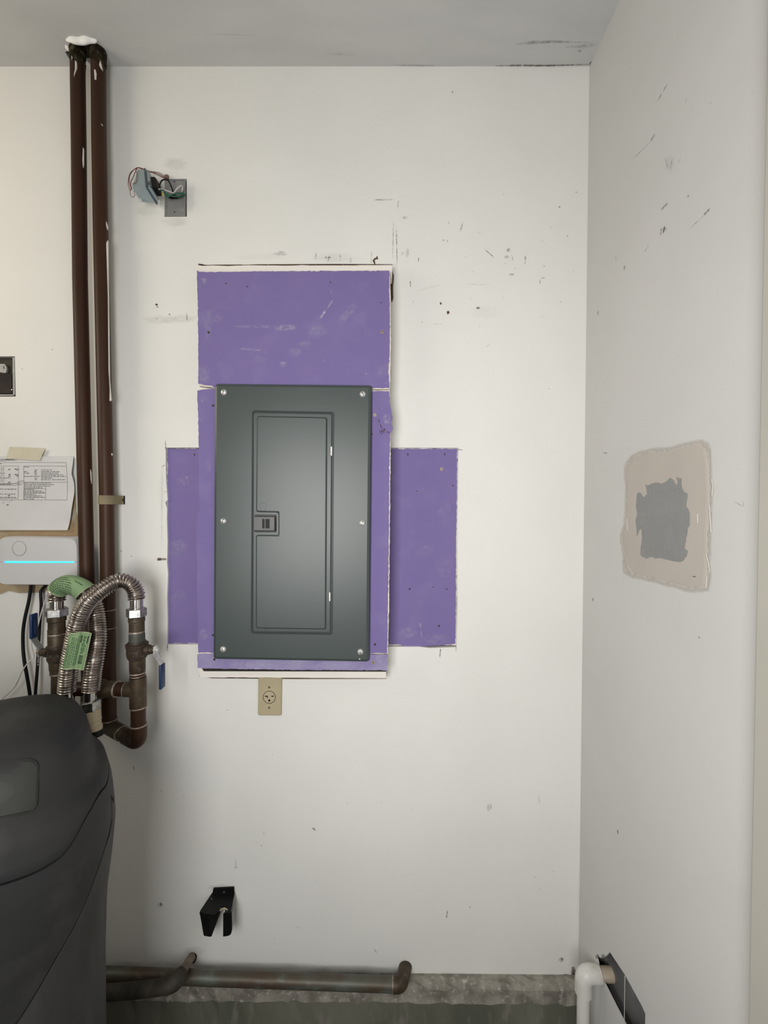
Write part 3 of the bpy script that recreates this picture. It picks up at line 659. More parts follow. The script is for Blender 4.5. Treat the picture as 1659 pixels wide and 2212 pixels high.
bm = BM(); loft(bm, [[A, D, Fq, Hl], [B, C, E, Hr]]); bmesh.ops.bevel(bm, geom=bm.edges[:], offset=.0012, segments=2, affect='EDGES'); obj('shell', bm, M_xf, tf)
rq = [B, C, E, Hr]; rcn = sum(rq, Vector())/4; rd = (C-D).normalized()
sc = lambda k, o: [rcn+(p-rcn)*k+rd*o for p in rq]
bm = BM(); loft(bm, [sc(1.10, .0), sc(1.10, .0035)]); obj('mounting_flange', bm, M_xfd, tf)
bm = BM(); loft(bm, [sc(.93, .0035), sc(.90, .010)]); bmesh.ops.bevel(bm, geom=bm.edges[:], offset=.001, segments=1, affect='EDGES'); obj('core_bracket', bm, M_xf, tf)
bm = BM(); loft(bm, [sc(.52, .009), sc(.58, .012), sc(.58, .021), sc(.48, .024)]); obj('coil', bm, M_black, tf, smooth=True)
for a, b, y in ((304, 434, -.042), (344.5, 438, -.034)):
    c = P(a, b, y); bm = BM(); hexa(bm, c, c+Vector((.002, -.006, -.001)), .0042); obj('bolt', bm, M_chrome, tf)
bm = BM()
for a, b in ((320.3, 393), (323.6, 392), (319.6, 396.6), (323, 396), (320, 403), (324.6, 402.6)):
    c = P(a, b, -.062); cyl(bm, c+Vector((0, .004, 0)), c+Vector((0, -.001, 0)), ((0, .0011), (1, .0009)), 8)
obj('rivet', bm, M_cross, tf)
def wire(name, pts, r, m, parent, n=6, seg=8):
    bm = BM(); tube(bm, catmull([P(*p) for p in pts], n), r, seg); return obj(name, bm, m, parent, smooth=True)
wire('red_wire', ((284, 408, -.06), (279.5, 395, -.05), (280, 380, -.04), (288, 368, -.035), (298, 362, -.034), (312, 366, -.03), (330, 373, -.022), (345, 380, -.015), (357, 385, -.008), (362, 386, .006)), .0009, M_redw, tf)
wire('red_wire', ((285, 410, -.06), (282, 396, -.055), (287, 384, -.05), (295, 366, -.04), (300, 363, -.034), (318, 371, -.03), (338, 374, -.022), (352, 381, -.012), (360, 385, .006)), .0009, M_redw, tf)
wire('brown_wire', ((286, 398, -.066), (294, 393, -.06), (296, 378, -.05), (294, 364, -.038), (305, 363, -.032), (322, 370, -.026), (340, 372, -.02), (354, 379, -.01), (361, 384, .006)), .0008, M_brw, tf)
wire('brown_wire', ((283, 406, -.062), (281, 418, -.055), (286, 426, -.05), (291, 422, -.048), (289, 410, -.055)), .0007, M_brw, tf)
wire('red_wire', ((281, 412, -.058), (277, 398, -.05), (279, 380, -.042), (285, 370, -.036), (296, 363, -.033)), .0008, M_redw, tf)
wire('black_wire', ((344, 404, -.05), (348, 392, -.045), (356, 387.5, -.04), (364, 391, -.03), (370, 403, -.018), (373.5, 413, -.006), (374, 417, .006)), .0017, M_cable, tf)
wire('white_wire', ((342, 409, -.045), (350, 409, -.04), (364, 413, -.03), (375, 416.5, -.022), (382, 408, -.025), (390, 401.5, -.02), (394.5, 405, -.014), (393, 413, -.008), (390, 417, .006)), .0015, M_wcable, tf)
for q in (((346, 410, -.045), (356, 412, -.035), (362, 424, -.028), (378, 418, -.022), (393, 419, -.014), (398, 420, -.006), (390, 424, .006)),
          ((354, 414, -.03), (361, 426, -.026), (372, 420, -.022), (386, 417, -.018), (399, 419, -.008), (384, 427, .006)),
          ((360, 420, -.026), (374, 424, -.02), (386, 424, -.016), (396, 421, -.008), (380, 431, .006))):
    wire('green_wire', q, .0016, M_grnw, tf)
bm = BM(); cyl(bm, P(353, 423, -.03), P(352, 415, -.034), ((0, .0022), (.7, .002), (1, .0012)), 10); obj('wire_nut', bm, M_yel, tf)
bm = BM(); c = P(373, 425, -.002); bmesh.ops.create_icosphere(bm, subdivisions=2, radius=.010, matrix=Matrix.Translation(c) @ Matrix.Diagonal((1.5, .5, .55, 1))); obj('wire_bundle', bm, M_cable, tf)
bm = BM(); c = P(361, 382, -.004); box(bm, c.x-.005, c.x+.004, -.008, .0, c.z-.005, c.z+.004, .001); obj('wire_clamp', bm, M_brw, tf)

# ------------------------------------------------------------------ small device box at the left edge
db = thing('outlet_box', 'open metal outlet box with a dark outlet inside, at the left edge of the photo', 'electrical box', P(-4, 856, .02))
bm = BM(); prism(bm, pxpoly(((-40, 771.5), (31.5, 771.5), (32, 855), (-40, 855)), .012), (0, .004, 0)); obj('back_plate', bm, M_verdigris, db)
bm = BM(); prism(bm, pxpoly(((27, 772), (31, 772), (32, 853), (28, 852)), .002), (0, .012, 0)); prism(bm, pxpoly(((-40, 852), (28, 852), (30, 854.5), (-40, 855.5)), .002), (0, .012, 0)); obj('box_rim', bm, M_strap if False else M_galv, db)
bm = BM(); box(bm, hole_d[0].x-.01, hole_d[1].x+.006, .0145, .05, hole_d[2].z-.01, hole_d[0].z+.01); obj('box_body', bm, M_dark, db)
bm = BM(); prism(bm, round_poly(pxpoly(((-30, 786.5), (10, 786), (14.5, 794), (14, 801), (12, 806), (-30, 800)), .004), .002, 3), (0, .006, 0)); ear = obj('mounting_ear', bm, M_galv, db)
bm = BM(); prism(bm, pxpoly(((6.8, 791), (8.4, 791), (9.2, 797), (7.8, 797)), .0036), (0, .0004, 0)); obj('slot', bm, M_dark, ear)
bm = BM(); pillow_r(bm, pxpoly(((-40, 803), (12, 806), (24, 808), (26.5, 812), (26.5, 851), (-40, 851)), .002), .004, .011, .001, .002); obj('outlet_body', bm, M_dark, db)
bm = BM(); c = P(25.5, 842, .002); cyl(bm, c, c+Vector((0, -.001, 0)), ((0, .0016), (1, .0012)), 8); obj('screw', bm, M_chrome, db)

# ------------------------------------------------------------------ tan backing, paper, tape, controller
tb = pxpoly(((-90, 1060), (120, 1062), (160, 1064), (163, 1075), (164, 1105), (167, 1115), (167.5, 1162), (160, 1200), (150, 1262), (112, 1268), (95, 1280), (40, 1281), (18, 1276), (0, 1283), (-90, 1284)), -.0025)
bm = BM(); prism(bm, jag(tb, .0001, .05), (0, .002, 0)); tag(obj('backing_board', bm, M_tan), 'stained tan board on the wall behind the paper sheet and white controller', 'board')
sheet = thing('paper_sheet', 'white printed instruction sheet with table, taped to the wall at left', 'paper', P(40, 1145, -.005))
edge = [(158.5, 986), (157, 1003), (155, 1015), (154.4, 1024), (156.5, 1031), (159.5, 1042), (160.5, 1055), (160, 1068), (157, 1085), (154.5, 1100), (153, 1112), (150.5, 1128), (148, 1138), (145.3, 1145.3)]
def sheet_pt(u, v):
    i = v*(len(edge)-1); k = min(int(i), len(edge)-2); t = i-k
    ex = edge[k][0]*(1-t)+edge[k+1][0]*t; ey = edge[k][1]*(1-t)+edge[k+1][1]*t
    x = -90+(ex+90)*u
    y = -.0048-.0075*max(0, (u-.86)/.14)**2*(.35+.65*abs(math.sin(v*7)))-.004*v*v
    return P(x, 986+(1145.3-986)*v if u < .999 else ey, y)
bm = BM(); nu, nv = 40, 26
for off, rev in ((0, False), (.0004, True)):
    g = [[bm.verts.new(sheet_pt(i/nu, j/nv)+Vector((0, off, 0))) for i in range(nu+1)] for j in range(nv+1)]
    for j in range(nv):
        for i in range(nu): bm.faces.new((g[j][i], g[j][i+1], g[j+1][i+1], g[j+1][i]))
obj('sheet', bm, M_paper, sheet, smooth=True)
def sp(px, py):                        # pixel on the sheet -> point on its surface
    v = (py-986)/(1145.3-986); i = v*(len(edge)-1); k = min(max(int(i), 0), len(edge)-2); t = i-k
    ex = edge[k][0]*(1-t)+edge[k+1][0]*t
    return sheet_pt((px+90)/(ex+90), v)+Vector((0, -.0004, 0))
def rule(bm, x0, y0, x1, y1, w=.35):
    n = 4; dx, dy = x1-x0, y1-y0; l = math.hypot(dx, dy); a, b = -dy/l*w, dx/l*w
    pts = [(x0+dx*k/n, y0+dy*k/n) for k in range(n+1)]
    top = [bm.verts.new(sp(x+a, y+b)) for x, y in pts]; bot = [bm.verts.new(sp(x-a, y-b)) for x, y in pts]
    for k in range(n): bm.faces.new((top[k], top[k+1], bot[k+1], bot[k]))
bm = BM(); z = 180/1659
Z = lambda a, b: (a*z, 960+b*z)
for a in ((60, 360, 1320, 360), (-200, 430, 370, 430), (470, 428, 1318, 432), (1318, 360, 1345, 760), (1345, 760, 1335, 1105), (472, 428, 480, 750), (480, 750, 470, 1100), (370, 428, 362, 1075), (-200, 1075, 362, 1075), (-200, 1102, 1338, 1106),
          (480, 748, 1345, 752), (912, 840, 908, 1102), (480, 880, 912, 880), (478, 975, 908, 970), (-200, 775, 370, 775)):
    rule(bm, *Z(a[0], a[1]), *Z(a[2], a[3]), .3)
o = obj('table_rules', bm, M_line, sheet); o['kind'] = 'stuff'
bm = BM()
rows = [(485, 580, 450), (690, 745, 510), (820, 1050, 510), (480, 545, 543), (820, 1190, 545), (480, 580, 574), (690, 740, 574), (820, 1165, 576), (690, 740, 606), (820, 1255, 607), (480, 800, 636), (820, 1318, 638), (690, 745, 670), (820, 1040, 670), (690, 735, 702), (820, 1005, 704), (1040, 1310, 704),
        (480, 1015, 769), (480, 1080, 800), (480, 1000, 832), (480, 840, 864), (480, 690, 898), (480, 835, 927), (480, 890, 955), (480, 720, 995), (480, 840, 1025), (480, 890, 1055), (480, 690, 1087), (0, 100, 570), (0, 215, 668), (0, 80, 890), (100, 325, 892), (0, 70, 988), (95, 320, 990), (0, 70, 1055), (90, 320, 1056), (0, 160, 800), (165, 230, 800), (0, 50, 380)]
for a, b, y in rows:
    x = a
    while x < b:
        w = random.uniform(18, 60); rule(bm, *Z(x, y), *Z(min(b, x+w), y), .7); x += w+random.uniform(8, 16)
for y in (470, 500, 530, 600, 635, 705, 735): rule(bm, *Z(15, y), *Z(45, y), .5); rule(bm, *Z(58, y-4), *Z(82, y-4), .5)
for x, y in ((185, 500), (190, 600), (190, 633), (702, 545), (345, 505), (345, 610), (350, 635), (150, 1205), (185, 755), (180, 1020), (310, 600), (310, 490)): rule(bm, *Z(x-20, y+6), *Z(x+20, y-8), .9)
for k in range(26): rule(bm, *Z(random.uniform(0, 370), random.uniform(285, 340)), *Z(random.uniform(0, 370), random.uniform(285, 340)), .2) if k < 8 else rule(bm, *(lambda x, y: (*Z(x, y), *Z(x+random.uniform(10, 26), y+random.uniform(-14, 14))))(random.uniform(0, 350), random.choice((290, 310, 330, 1120, 1150, 1175))), .25)
scr = [(300, 780), (365, 745), (420, 722), (458, 716), (462, 760), (440, 790), (400, 812), (370, 806), (380, 770), (420, 745)]
for p, q in zip(scr[:-1], scr[1:]): rule(bm, *Z(*p), *Z(*q), .3)
for p, q in (((-100, 780), (300, 778)), ((-100, 812), (120, 806)), ((120, 806), (320, 812)), ((320, 812), (400, 785)), ((425, 748), (436, 756))): rule(bm, *Z(*p), *Z(*q), .35)
o = obj('printed_text', bm, M_print, sheet); o['kind'] = 'stuff'
bm = BM(); prism(bm, pxpoly(((21, 965.5), (97.5, 968.5), (86, 995), (12.5, 990.5)), -.0072), (0, .0003, 0)); tag(obj('masking_tape', bm, M_tape), 'strip of beige masking tape holding the top of the paper sheet', 'tape')

ct = thing('wall_controller', 'white rounded wall controller with a glowing cyan light bar, left of the pipes', 'controller', P(84, 1265, -.003))
yc = -.040
co = pxpoly(((-6, 1158.5), (170.5, 1160.5), (172.5, 1265.5), (-6, 1264.5)), yc+.004)
bm = BM(); pillow_r(bm, co, .026, -.003, yc, .004); obj('housing', bm, M_dev, ct, smooth=True)
bm = BM(); bc = (41.5, 1185); cr = lambda r, y: [P(bc[0]+r*math.cos(2*PI*k/32), bc[1]-r*1.06*math.sin(2*PI*k/32), y) for k in range(32)]
loft(bm, [cr(15.2, yc-.0001), cr(15.2, yc-.0003), cr(14.4, yc-.0003), cr(14.4, yc-.0001)], False, False); obj('button_ring', bm, M_galv, ct)
bm = BM(); loft(bm, [cr(14.4, yc+.0005), cr(14.2, yc-.0007), cr(12, yc-.0010)]); obj('button', bm, M_dev, ct, smooth=True)
bm = BM(); prism(bm, pxpoly(((12, 1212.2), (159.5, 1212.8), (160.5, 1214.2), (159.5, 1215.8), (12, 1216)), yc-.0008), (0, .001, 0)); obj('light_bar', bm, M_led, ct)
bm = BM(); prism(bm, pxpoly(((7, 1212.6), (12, 1212.2), (12, 1216), (7, 1215.6)), yc-.0008), (0, .001, 0)); obj('light_bar_end', bm, M_ledb, ct)
bm = BM(); prism(bm, pxpoly(((-6, 1213), (170, 1213.3), (170, 1214), (-6, 1213.7)), yc-.0002), (0, .0003, 0)); obj('seam', bm, M_galv, ct)
pcab = wire("power_cable", ((67, 1262, -.02), (66, 1275, -.02), (62, 1300, -.022), (54, 1335, -.025), (50, 1365, -.025), (50, 1400, -.025), (53, 1430, -.03), (60, 1470, -.030), (65, 1505, -.03), (66, 1540, -.03)), .0042, M_cable, None)
tag(pcab, 'black cable bowing left below the white controller', 'cable')
cb = thing('power_cable', 'straighter black cable with white print, behind the left blue handle', 'cable', P(83, 1500, -.03))
wire('cable', ((100, 1262, -.015), (92, 1272, -.015), (88, 1280, -.018), (89, 1310, -.02), (86, 1350, -.02), (83, 1400, -.022), (81, 1440, -.025), (78, 1480, -.03), (76, 1510, -.032), (78, 1540, -.034)), .0038, M_cable, cb)
bm = BM()
for a, b in ((82.3, 1420), (82.3, 1424), (82.2, 1427.5), (82, 1431), (81.8, 1436)): prism(bm, pxpoly(((a-1.1, b-1), (a+1.1, b-1), (a+.9, b+1.2), (a-.9, b+1.2)), -.0275), (0, .0012, 0))
obj('white_print', bm, M_wcable, cb)
wwire = wire("white_wire", ((112, 1262, -.03), (105, 1275, -.03), (97, 1300, -.03), (89, 1325, -.032), (82, 1350, -.034), (77, 1368, -.034), (70, 1378, -.034), (68, 1395, -.034), (73, 1415, -.034), (72, 1422, -.034), (60, 1432, -.042), (48, 1450, -.042), (40, 1468, -.038), (33, 1482, -.034), (20, 1496, -.036), (0, 1514, -.04), (-20, 1532, -.05)), .0016, M_wcable, None)
tag(wwire, 'thin white wire wandering down past the left blue valve handle', 'wire')

# ------------------------------------------------------------------ copper pipework
YPI, YRI, RP = -.040, -.115, .0176
def chip(bm, pts, y): prism(bm, pxpoly(pts, y), (0, .0008, 0))
def ring(parent, p, d, r, h=.0016, m=None):
    d = d.normalized(); bm = BM(); cyl(bm, p-d*h, p+d*h, ((0, r*.985), (.3, r), (.7, r), (1, r*.985)), 20); obj('solder_ring', bm, m or M_solder, parent, smooth=True)
UP = Vector((0, 0, 1))
def stack(parent, px_top, px_bot, items, y=YRI):
    """coaxial fittings: items (name, py0, py1, radius profile, material)"""
    for name, a, b, prof, m in items:
        fx = lambda q: px_top[0]+(px_bot[0]-px_top[0])*(q-px_top[1])/(px_bot[1]-px_top[1])
        bm = BM(); cyl(bm, P(fx(a), a, y), P(fx(b), b, y), prof, 24); obj(name, bm, m, parent, smooth=True)
def handle(parent, base, side, up):
    """lever: stem along x, strip bent outwards, blue grip; side=+1 right, up=+1 up"""
    sx, sz = side, up
    bm = BM(); cyl(bm, base, base+Vector((sx*.020, 0, 0)), ((0, .0140), (.45, .0125), (.5, .0105), (1, .0095)), 16); obj('valve_stem', bm, M_valve, parent, smooth=True)
    e = base+Vector((sx*.021, 0, 0)); bm = BM(); hexa(bm, e, e+Vector((sx*.007, 0, 0)), .0098); cyl(bm, e+Vector((sx*.007, 0, 0)), e+Vector((sx*.010, 0, 0)), ((0, .005), (1, .0045)), 12); obj('stem_nut', bm, M_chrome if side > 0 else M_brass, parent)
    h = e+Vector((sx*.001, 0, 0)); hw = .0085
    prof = [(0, .010), (0, -.010), (.017, -.034), (.017, -.050)]
    bm = BM(); th = .0022
    for (a, b), (c, d) in zip(prof[:-1], prof[1:]):
        q = [h+Vector((sx*a, -hw, -sz*b)), h+Vector((sx*a, hw, -sz*b)), h+Vector((sx*c, hw, -sz*d)), h+Vector((sx*c, -hw, -sz*d))]
        prism(bm, q, (sx*th, 0, 0))
    hd = obj('valve_handle', bm, M_chrome if side > 0 else M_galv, parent)
    bm = BM(); z0, z1 = sorted((h.z+sz*.036, h.z+sz*.099))
    box(bm, h.x+sx*.018-.0035, h.x+sx*.018+.0035, h.y-.011, h.y+.011, z0, z1, .003, 3); obj('grip', bm, M_blue, hd, smooth=True)
    bm = BM()
    for k in range(9): 
        zc = z0+(z1-z0)*(.2+.06*k); xx = h.x+sx*.018+(.0036)
        prism(bm, [Vector((xx, h.y-.0025, zc)), Vector((xx, h.y+.0015, zc)), Vector((xx, h.y+.0015, zc+.0022)), Vector((xx, h.y-.0025, zc+.0022))], (.0003, 0, 0))
    obj('embossed_lettering', bm, mat('grip_emboss', (.06, .10, .16), .6), hd)
# left pipe
t = thing('copper_pipe', 'left of two tall brown copper pipes, with its bare riser and upturned blue valve', 'pipe', P(190, 1500, YPI))
bm = BM(); pl = [P(166.5, 100, YPI), P(170, 300, YPI), P(173, 600, YPI), P(180, 900, YPI), P(188, 1240, YPI), P(192, 1490, YPI)]
tube(bm, [Vector((pl[0].x, pl[0].y, ZC+.15))]+pl[1:], RP, 24); obj('pipe', bm, M_copper, t, smooth=True)
bm = BM(); lb = [P(192, 1480, YPI), P(192, 1540, YPI), P(124, 1560, YRI), P(124, 1500, YRI)]
tube(bm, fillet(lb, .03), RP*1.1, 20); obj('elbow', bm, M_fit, t, smooth=True)
bm = BM(); tube(bm, [P(124, 1545, YRI), P(125.3, 1440, YRI)], RP*.82, 20); obj('pipe', bm, M_fit, t, smooth=True)
XT, XB = (122, 1300), (125, 1510)
stack(t, XT, XB, (('union', 1370, 1331, ((0, .0195), (.3, .0195), (.32, .0185), (.7, .0185), (.75, .0205), (1, .0205)), M_fit),
                  ('coupling', 1394, 1369, ((0, .0197), (.9, .0197), (.95, .0185), (1, .018)), M_fit),
                  ('valve_body', 1431, 1391, ((0, .017), (.12, .0205), (.25, .0225), (.7, .0215), (.76, .0235), (.92, .0235), (.95, .020), (1, .0195)), M_valve),
                  ('valve_neck', 1456, 1428, ((0, .0165), (.3, .0165), (.4, .0175), (1, .0185)), M_fit)))
ring(t, P(123, 1369, YRI), UP, .0203); ring(t, P(124.5, 1455, YRI), UP, .0172)
handle(t, P(107, 1409, YRI), -1, 1)
bm = BM()
for q in (((162, 130), (165, 133), (165.5, 145), (162, 157), (159.5, 166), (160, 158), (162, 148)), ((154, 120), (157, 123), (155, 130)), ((179, 318), (180.6, 322), (180.6, 355), (179, 362), (178, 345)), ((194.8, 1014), (196.5, 1020), (197, 1045), (195.8, 1035))):
    prism(bm, pxpoly(q, YPI-RP-.0004 if q[0][0] < 170 else YPI-RP*.75), (0, .003, 0))
o = obj('paint_chips', bm, M_wcable, t); o['kind'] = 'stuff'
# right pipe
t2 = thing('copper_pipe', 'right of two tall brown copper pipes, looping up to a valve with hanging blue handle', 'pipe', P(233, 1570, YPI))
pr_ = [P(212, 110, YPI), P(214, 300, YPI), P(217.5, 500, YPI), P(224, 800, YPI), P(230.5, 1080, YPI), P(233.5, 1300, YPI), P(236, 1555, YPI)]
bm = BM(); tube(bm, [Vector((pr_[0].x, pr_[0].y, ZC+.15))]+pr_[1:], RP, 24); obj('pipe', bm, M_copper, t2, smooth=True)
eb = P(236, 1556, YPI); q0 = P(235, 1575, YPI); q1 = P(299.5, 1598, YRI); q0.z = q1.z = (q0.z+q1.z)/2
bm = BM(); tube(bm, fillet([eb+Vector((0, 0, .002)), Vector((eb.x, eb.y, q0.z)), Vector((eb.x, eb.y, q0.z)).lerp(q1, .45)], .028), RP*1.12, 22); obj('elbow', bm, M_fit, t2, smooth=True)
bm = BM(); tube(bm, [Vector((eb.x, eb.y, q0.z)).lerp(q1, .3), Vector((eb.x, eb.y, q0.z)).lerp(q1, .8)], RP, 22); obj('pipe', bm, M_fit, t2, smooth=True)
r_up = P(299, 1566, YRI); q1 = Vector((r_up.x, r_up.y, q1.z))
bm = BM(); tube(bm, fillet([Vector((eb.x, eb.y, q0.z)).lerp(q1, .62), q1, r_up], .028), RP*1.12, 22); obj('elbow', bm, M_copper, t2, smooth=True)
ring(t2, r_up, UP, RP*1.14); ring(t2, eb+Vector((0, 0, .002)), UP, RP*1.14)
mid = Vector((eb.x, eb.y, q0.z)).lerp(q1, .45); ring(t2, mid, q1-eb, RP*1.13)
bm = BM(); tube(bm, [r_up-UP*.01, P(297.5, 1440, YRI)], RP*.98, 22); obj('pipe', bm, M_copper, t2, smooth=True)
# tee and the crossing branch
tc_ = P(298.5, 1489, YRI)
stack(t2, (296, 1300), (299.5, 1600), (('tee', 1527, 1462, ((0, .0197), (.06, .0197), (.9, .0197), (1, .0190)), M_fit),))
ring(t2, P(298.8, 1527, YRI), UP, .0200)
bm = BM(); cyl(bm, tc_, tc_+Vector((-.032, 0, 0)), ((0, .0185), (1, .0185)), 20); obj('tee_branch', bm, M_fit, t2, smooth=True)
ring(t2, tc_+Vector((-.032, 0, 0)), Vector((1, 0, 0)), .0188, .0009)
bl = P(150, 1489, YRI); bm = BM(); tube(bm, [tc_, Vector((bl.x, bl.y, tc_.z))], RP*.98, 20); obj('bypass_pipe', bm, M_copper, t2, smooth=True)
bm = BM(); c1 = P(252, 1489, YRI); c0 = P(222, 1489, YRI); c0.z = c1.z = tc_.z
cyl(bm, c1, c0, ((0, .0195), (.1, .0200), (.8, .0205), (1, .022)), 20); obj('coupling', bm, M_fit, t2, smooth=True)
ring(t2, c1, Vector((1, 0, 0)), .0202, .0022)
c2 = P(205, 1489, YRI); c2.z = tc_.z
bm = BM(); cyl(bm, c0, c2, ((0, .024), (.5, .026), (1, .024)), 20); cyl(bm, c0.lerp(c2, .5), c0.lerp(c2, .5)-UP*.02-Vector((0, .012, 0)), ((0, .016), (1, .013)), 14); obj('check_valve', bm, M_valve, t2, smooth=True)
XT, XB = (294.5, 1300), (299, 1560)
stack(t2, XT, XB, (('union', 1364, 1333, ((0, .0178), (.68, .0178), (.72, .0195), (1, .0190)), M_fit),
                   ('coupling', 1389, 1366, ((0, .0185), (.8, .0185), (.86, .0180), (1, .0175)), M_galvd),
                   ('valve_body', 1424, 1385, ((0, .0185), (.12, .0225), (.3, .0245), (.62, .0245), (.72, .0260), (.88, .0262), (.9, .021), (1, .0205)), M_valve),
                   ('valve_neck', 1455, 1421, ((0, .0175), (.2, .0182), (.25, .0186), (1, .0186)), M_fit)))
ring(t2, P(295.5, 1364.5, YRI), UP, .0185, .002); ring(t2, P(297, 1453, YRI), UP, .0186); ring(t2, P(297, 1459, YRI), UP, .0184, .001)
ring(t2, P(234.5, 1317, YPI), UP, RP*1.05, .001); ring(t2, P(235, 1356, YPI), UP, RP*1.05, .001)
handle(t2, P(316, 1403.5, YRI), 1, -1)
bm = BM()
for q in (((206, 150), (208, 158), (207.5, 172), (204.5, 172), (203.5, 160), (203, 150)), ((216, 130), (219, 142), (221, 151), (217, 147), (214, 140)), ((228.8, 478), (232, 488), (231.5, 496), (229.5, 488)), ((229.5, 525), (232.6, 519), (234.5, 700), (236, 820), (240, 865), (236.5, 866), (237, 840), (234.5, 800), (233, 640)), ((218, 267), (220, 268), (219.5, 270)), ((240, 979), (242, 980), (241, 984))):
    prism(bm, pxpoly(q, YPI-RP-.0003 if q[0][0] < 226 else YPI-RP*.60), (0, .004, 0))
o = obj('paint_chips', bm, M_wcable, t2); o['kind'] = 'stuff'
# strap
st = thing('pipe_strap', 'tan one-hole strap clamping the right copper pipe to the wall', 'strap', P(245, 1080, -.01))
c = P(230.5, 1080, YPI); zt, zb = P(230.5, 1070, YPI-RP).z, P(230.5, 1089.5, YPI-RP).z
arc = [Vector((c.x+(RP+.0016)*math.cos(a), c.y+(RP+.0016)*math.sin(a), 0)) for a in [PI+.3-k*(2*PI-PI+.6)/16*-1 for k in range(17)]]
arc = [Vector((c.x+(RP+.0016)*math.cos(PI-.5+k*(PI+.5)/16), c.y+(RP+.0016)*math.sin(PI-.5+k*(PI+.5)/16), 0)) for k in range(17)]
arc += [Vector((arc[-1].x+.0005, -.004, 0)), Vector((arc[-1].x+.003, -.0022, 0)), Vector((P(270.5, 1080, 0).x, -.0022, 0))]
bm = BM(); loft(bm, [[Vector((p.x, p.y, zb)) for p in arc], [Vector((p.x, p.y, zt)) for p in arc]], closed=False)
bmesh.ops.solidify(bm, geom=bm.faces[:], thickness=.0014); obj('band', bm, M_strap, st)
bm = BM(); c = P(265, 1080, -.003); cyl(bm, c, c+Vector((0, -.002, 0)), ((0, .0042), (.6, .004), (1, .002)), 12); obj('nail', bm, M_cross, st)

# ------------------------------------------------------------------ flexible hoses
RH = .0200
def hose_path(pts): return resample(catmull([P(*p) for p in pts], 10), .0010)
def corrugated(path, pitch=.0062):
    rs = []; s = 0
    for i in range(len(path)):
        if i: s += (path[i]-path[i-1]).length
        q = .5+.5*math.cos(2*PI*s/pitch); rs.append(RH-.0042+.0042*q**.5)
    bm = BM(); tube(bm, path, rs, 20); return bm
hA = thing('flexible_hose', 'corrugated steel hose from the left valve, green label wrapped round its top bend', 'hose', P(195, 1500, -.12), 'corrugated steel hoses')
pa = hose_path(((122.5, 1297, YRI), (123, 1284, YRI), (128, 1272, -.118), (143, 1263, -.122), (163, 1266, -.125), (182, 1277, -.125), (197, 1294, -.123), (206, 1318, -.122), (210, 1350, -.130), (211, 1385, -.142), (206, 1420, -.154), (200, 1455, -.160), (196, 1493, -.163)))
obj('corrugated_tube', corrugated(pa), M_steel, hA, smooth=True)
hB = thing('flexible_hose', 'corrugated steel hose from the right valve, flat green tag flap on its lower length', 'hose', P(145, 1500, -.16), 'corrugated steel hoses')
pb = hose_path(((295, 1294, YRI), (294, 1281, YRI), (285, 1264, -.118), (268, 1255, -.125), (250, 1256, -.135), (228, 1269, -.15), (206, 1285, -.16), (187, 1304, -.165), (174, 1328, -.165), (165, 1355, -.165), (158, 1390, -.165), (150, 1435, -.165), (146, 1470, -.165), (144.5, 1493, -.165)))
obj('corrugated_tube', corrugated(pb), M_steel, hB, smooth=True)
def hexnut(parent, px, y0, y1, r, y, rot=.35):
    bm = BM(); hexa(bm, P(px, y1, y), P(px-.3, y0, y), r, rot); obj('hex_nut', bm, M_nut, parent)
def sleeve(parent, p0, p1, r, m=None):
    bm = BM(); cyl(bm, P(*p0), P(*p1), ((0, r), (.02, r*1.0), (.98, r), (1, r)), 24); obj('end_sleeve', bm, m or M_tube, parent, smooth=True)
sleeve(hA, (122.5, 1316, YRI), (122.5, 1290, YRI), .0148); hexnut(hA, 123, 1313.5, 1331, .0250, YRI)
sleeve(hB, (295, 1316, YRI), (295, 1290, YRI), .0148); hexnut(hB, 295, 1313.5, 1332, .0235, YRI)
sleeve(hA, (194.5, 1520, -.164), (195.5, 1488, -.163), .0145); sleeve(hB, (146, 1540, -.168), (146, 1488, -.165), .0150)
bm = BM(); hexa(bm, P(196.5, 1534, -.165), P(195, 1513.5, -.164), .0215, .25); obj('hex_nut', bm, M_nut, hA)
bm = BM(); cyl(bm, P(206, 1578, -.168), P(199, 1534, -.165), ((0, .0150), (.12, .0165), (.22, .0165), (.24, .0150), (.45, .0152), (.47, .0165), (1, .0175)), 20); obj('threaded_fitting', bm, M_pvcf, hA, smooth=True)
bm = BM(); cyl(bm, P(207, 1590, -.169), P(206, 1577, -.168), ((0, .016), (1, .0162)), 20); obj('rubber_seal', bm, M_black, hA)
# label wrapped round hose A
def cam_frame(path, i):
    tt = (path[min(len(path)-1, i+3)]-path[max(0, i-3)]).normalized(); e = Vector((0, -1, 0)); e = (e-tt*e.dot(tt)).normalized(); return path[i], e, tt.cross(e)
def nearest(path, x, y, dep): 
    p = P(x, y, dep); return min(range(len(path)), key=lambda i: (path[i]-p).length)
i0, i1 = nearest(pa, 127, 1273, -.118), nearest(pa, 184, 1279, -.125)
def SA(u, a, off=0.0):
    f = i0+(i1-i0)*u; i = int(f); c, e, b = cam_frame(pa, i)
    r = .0236+.0012*u+off; return c+(e*math.cos(a)+b*math.sin(a))*r
bm = BM(); nu, na = 30, 28
for off in (0, -.0004):
    g = [[bm.verts.new(SA(i/nu, 2*PI*k/na, off)) for k in range(na)] for i in range(nu+1)]
    for i in range(nu):
        for k in range(na): bm.faces.new((g[i][k], g[i][(k+1) % na], g[i+1][(k+1) % na], g[i+1][k]))
la = obj('label_wrap', bm, M_green, hA, smooth=True)
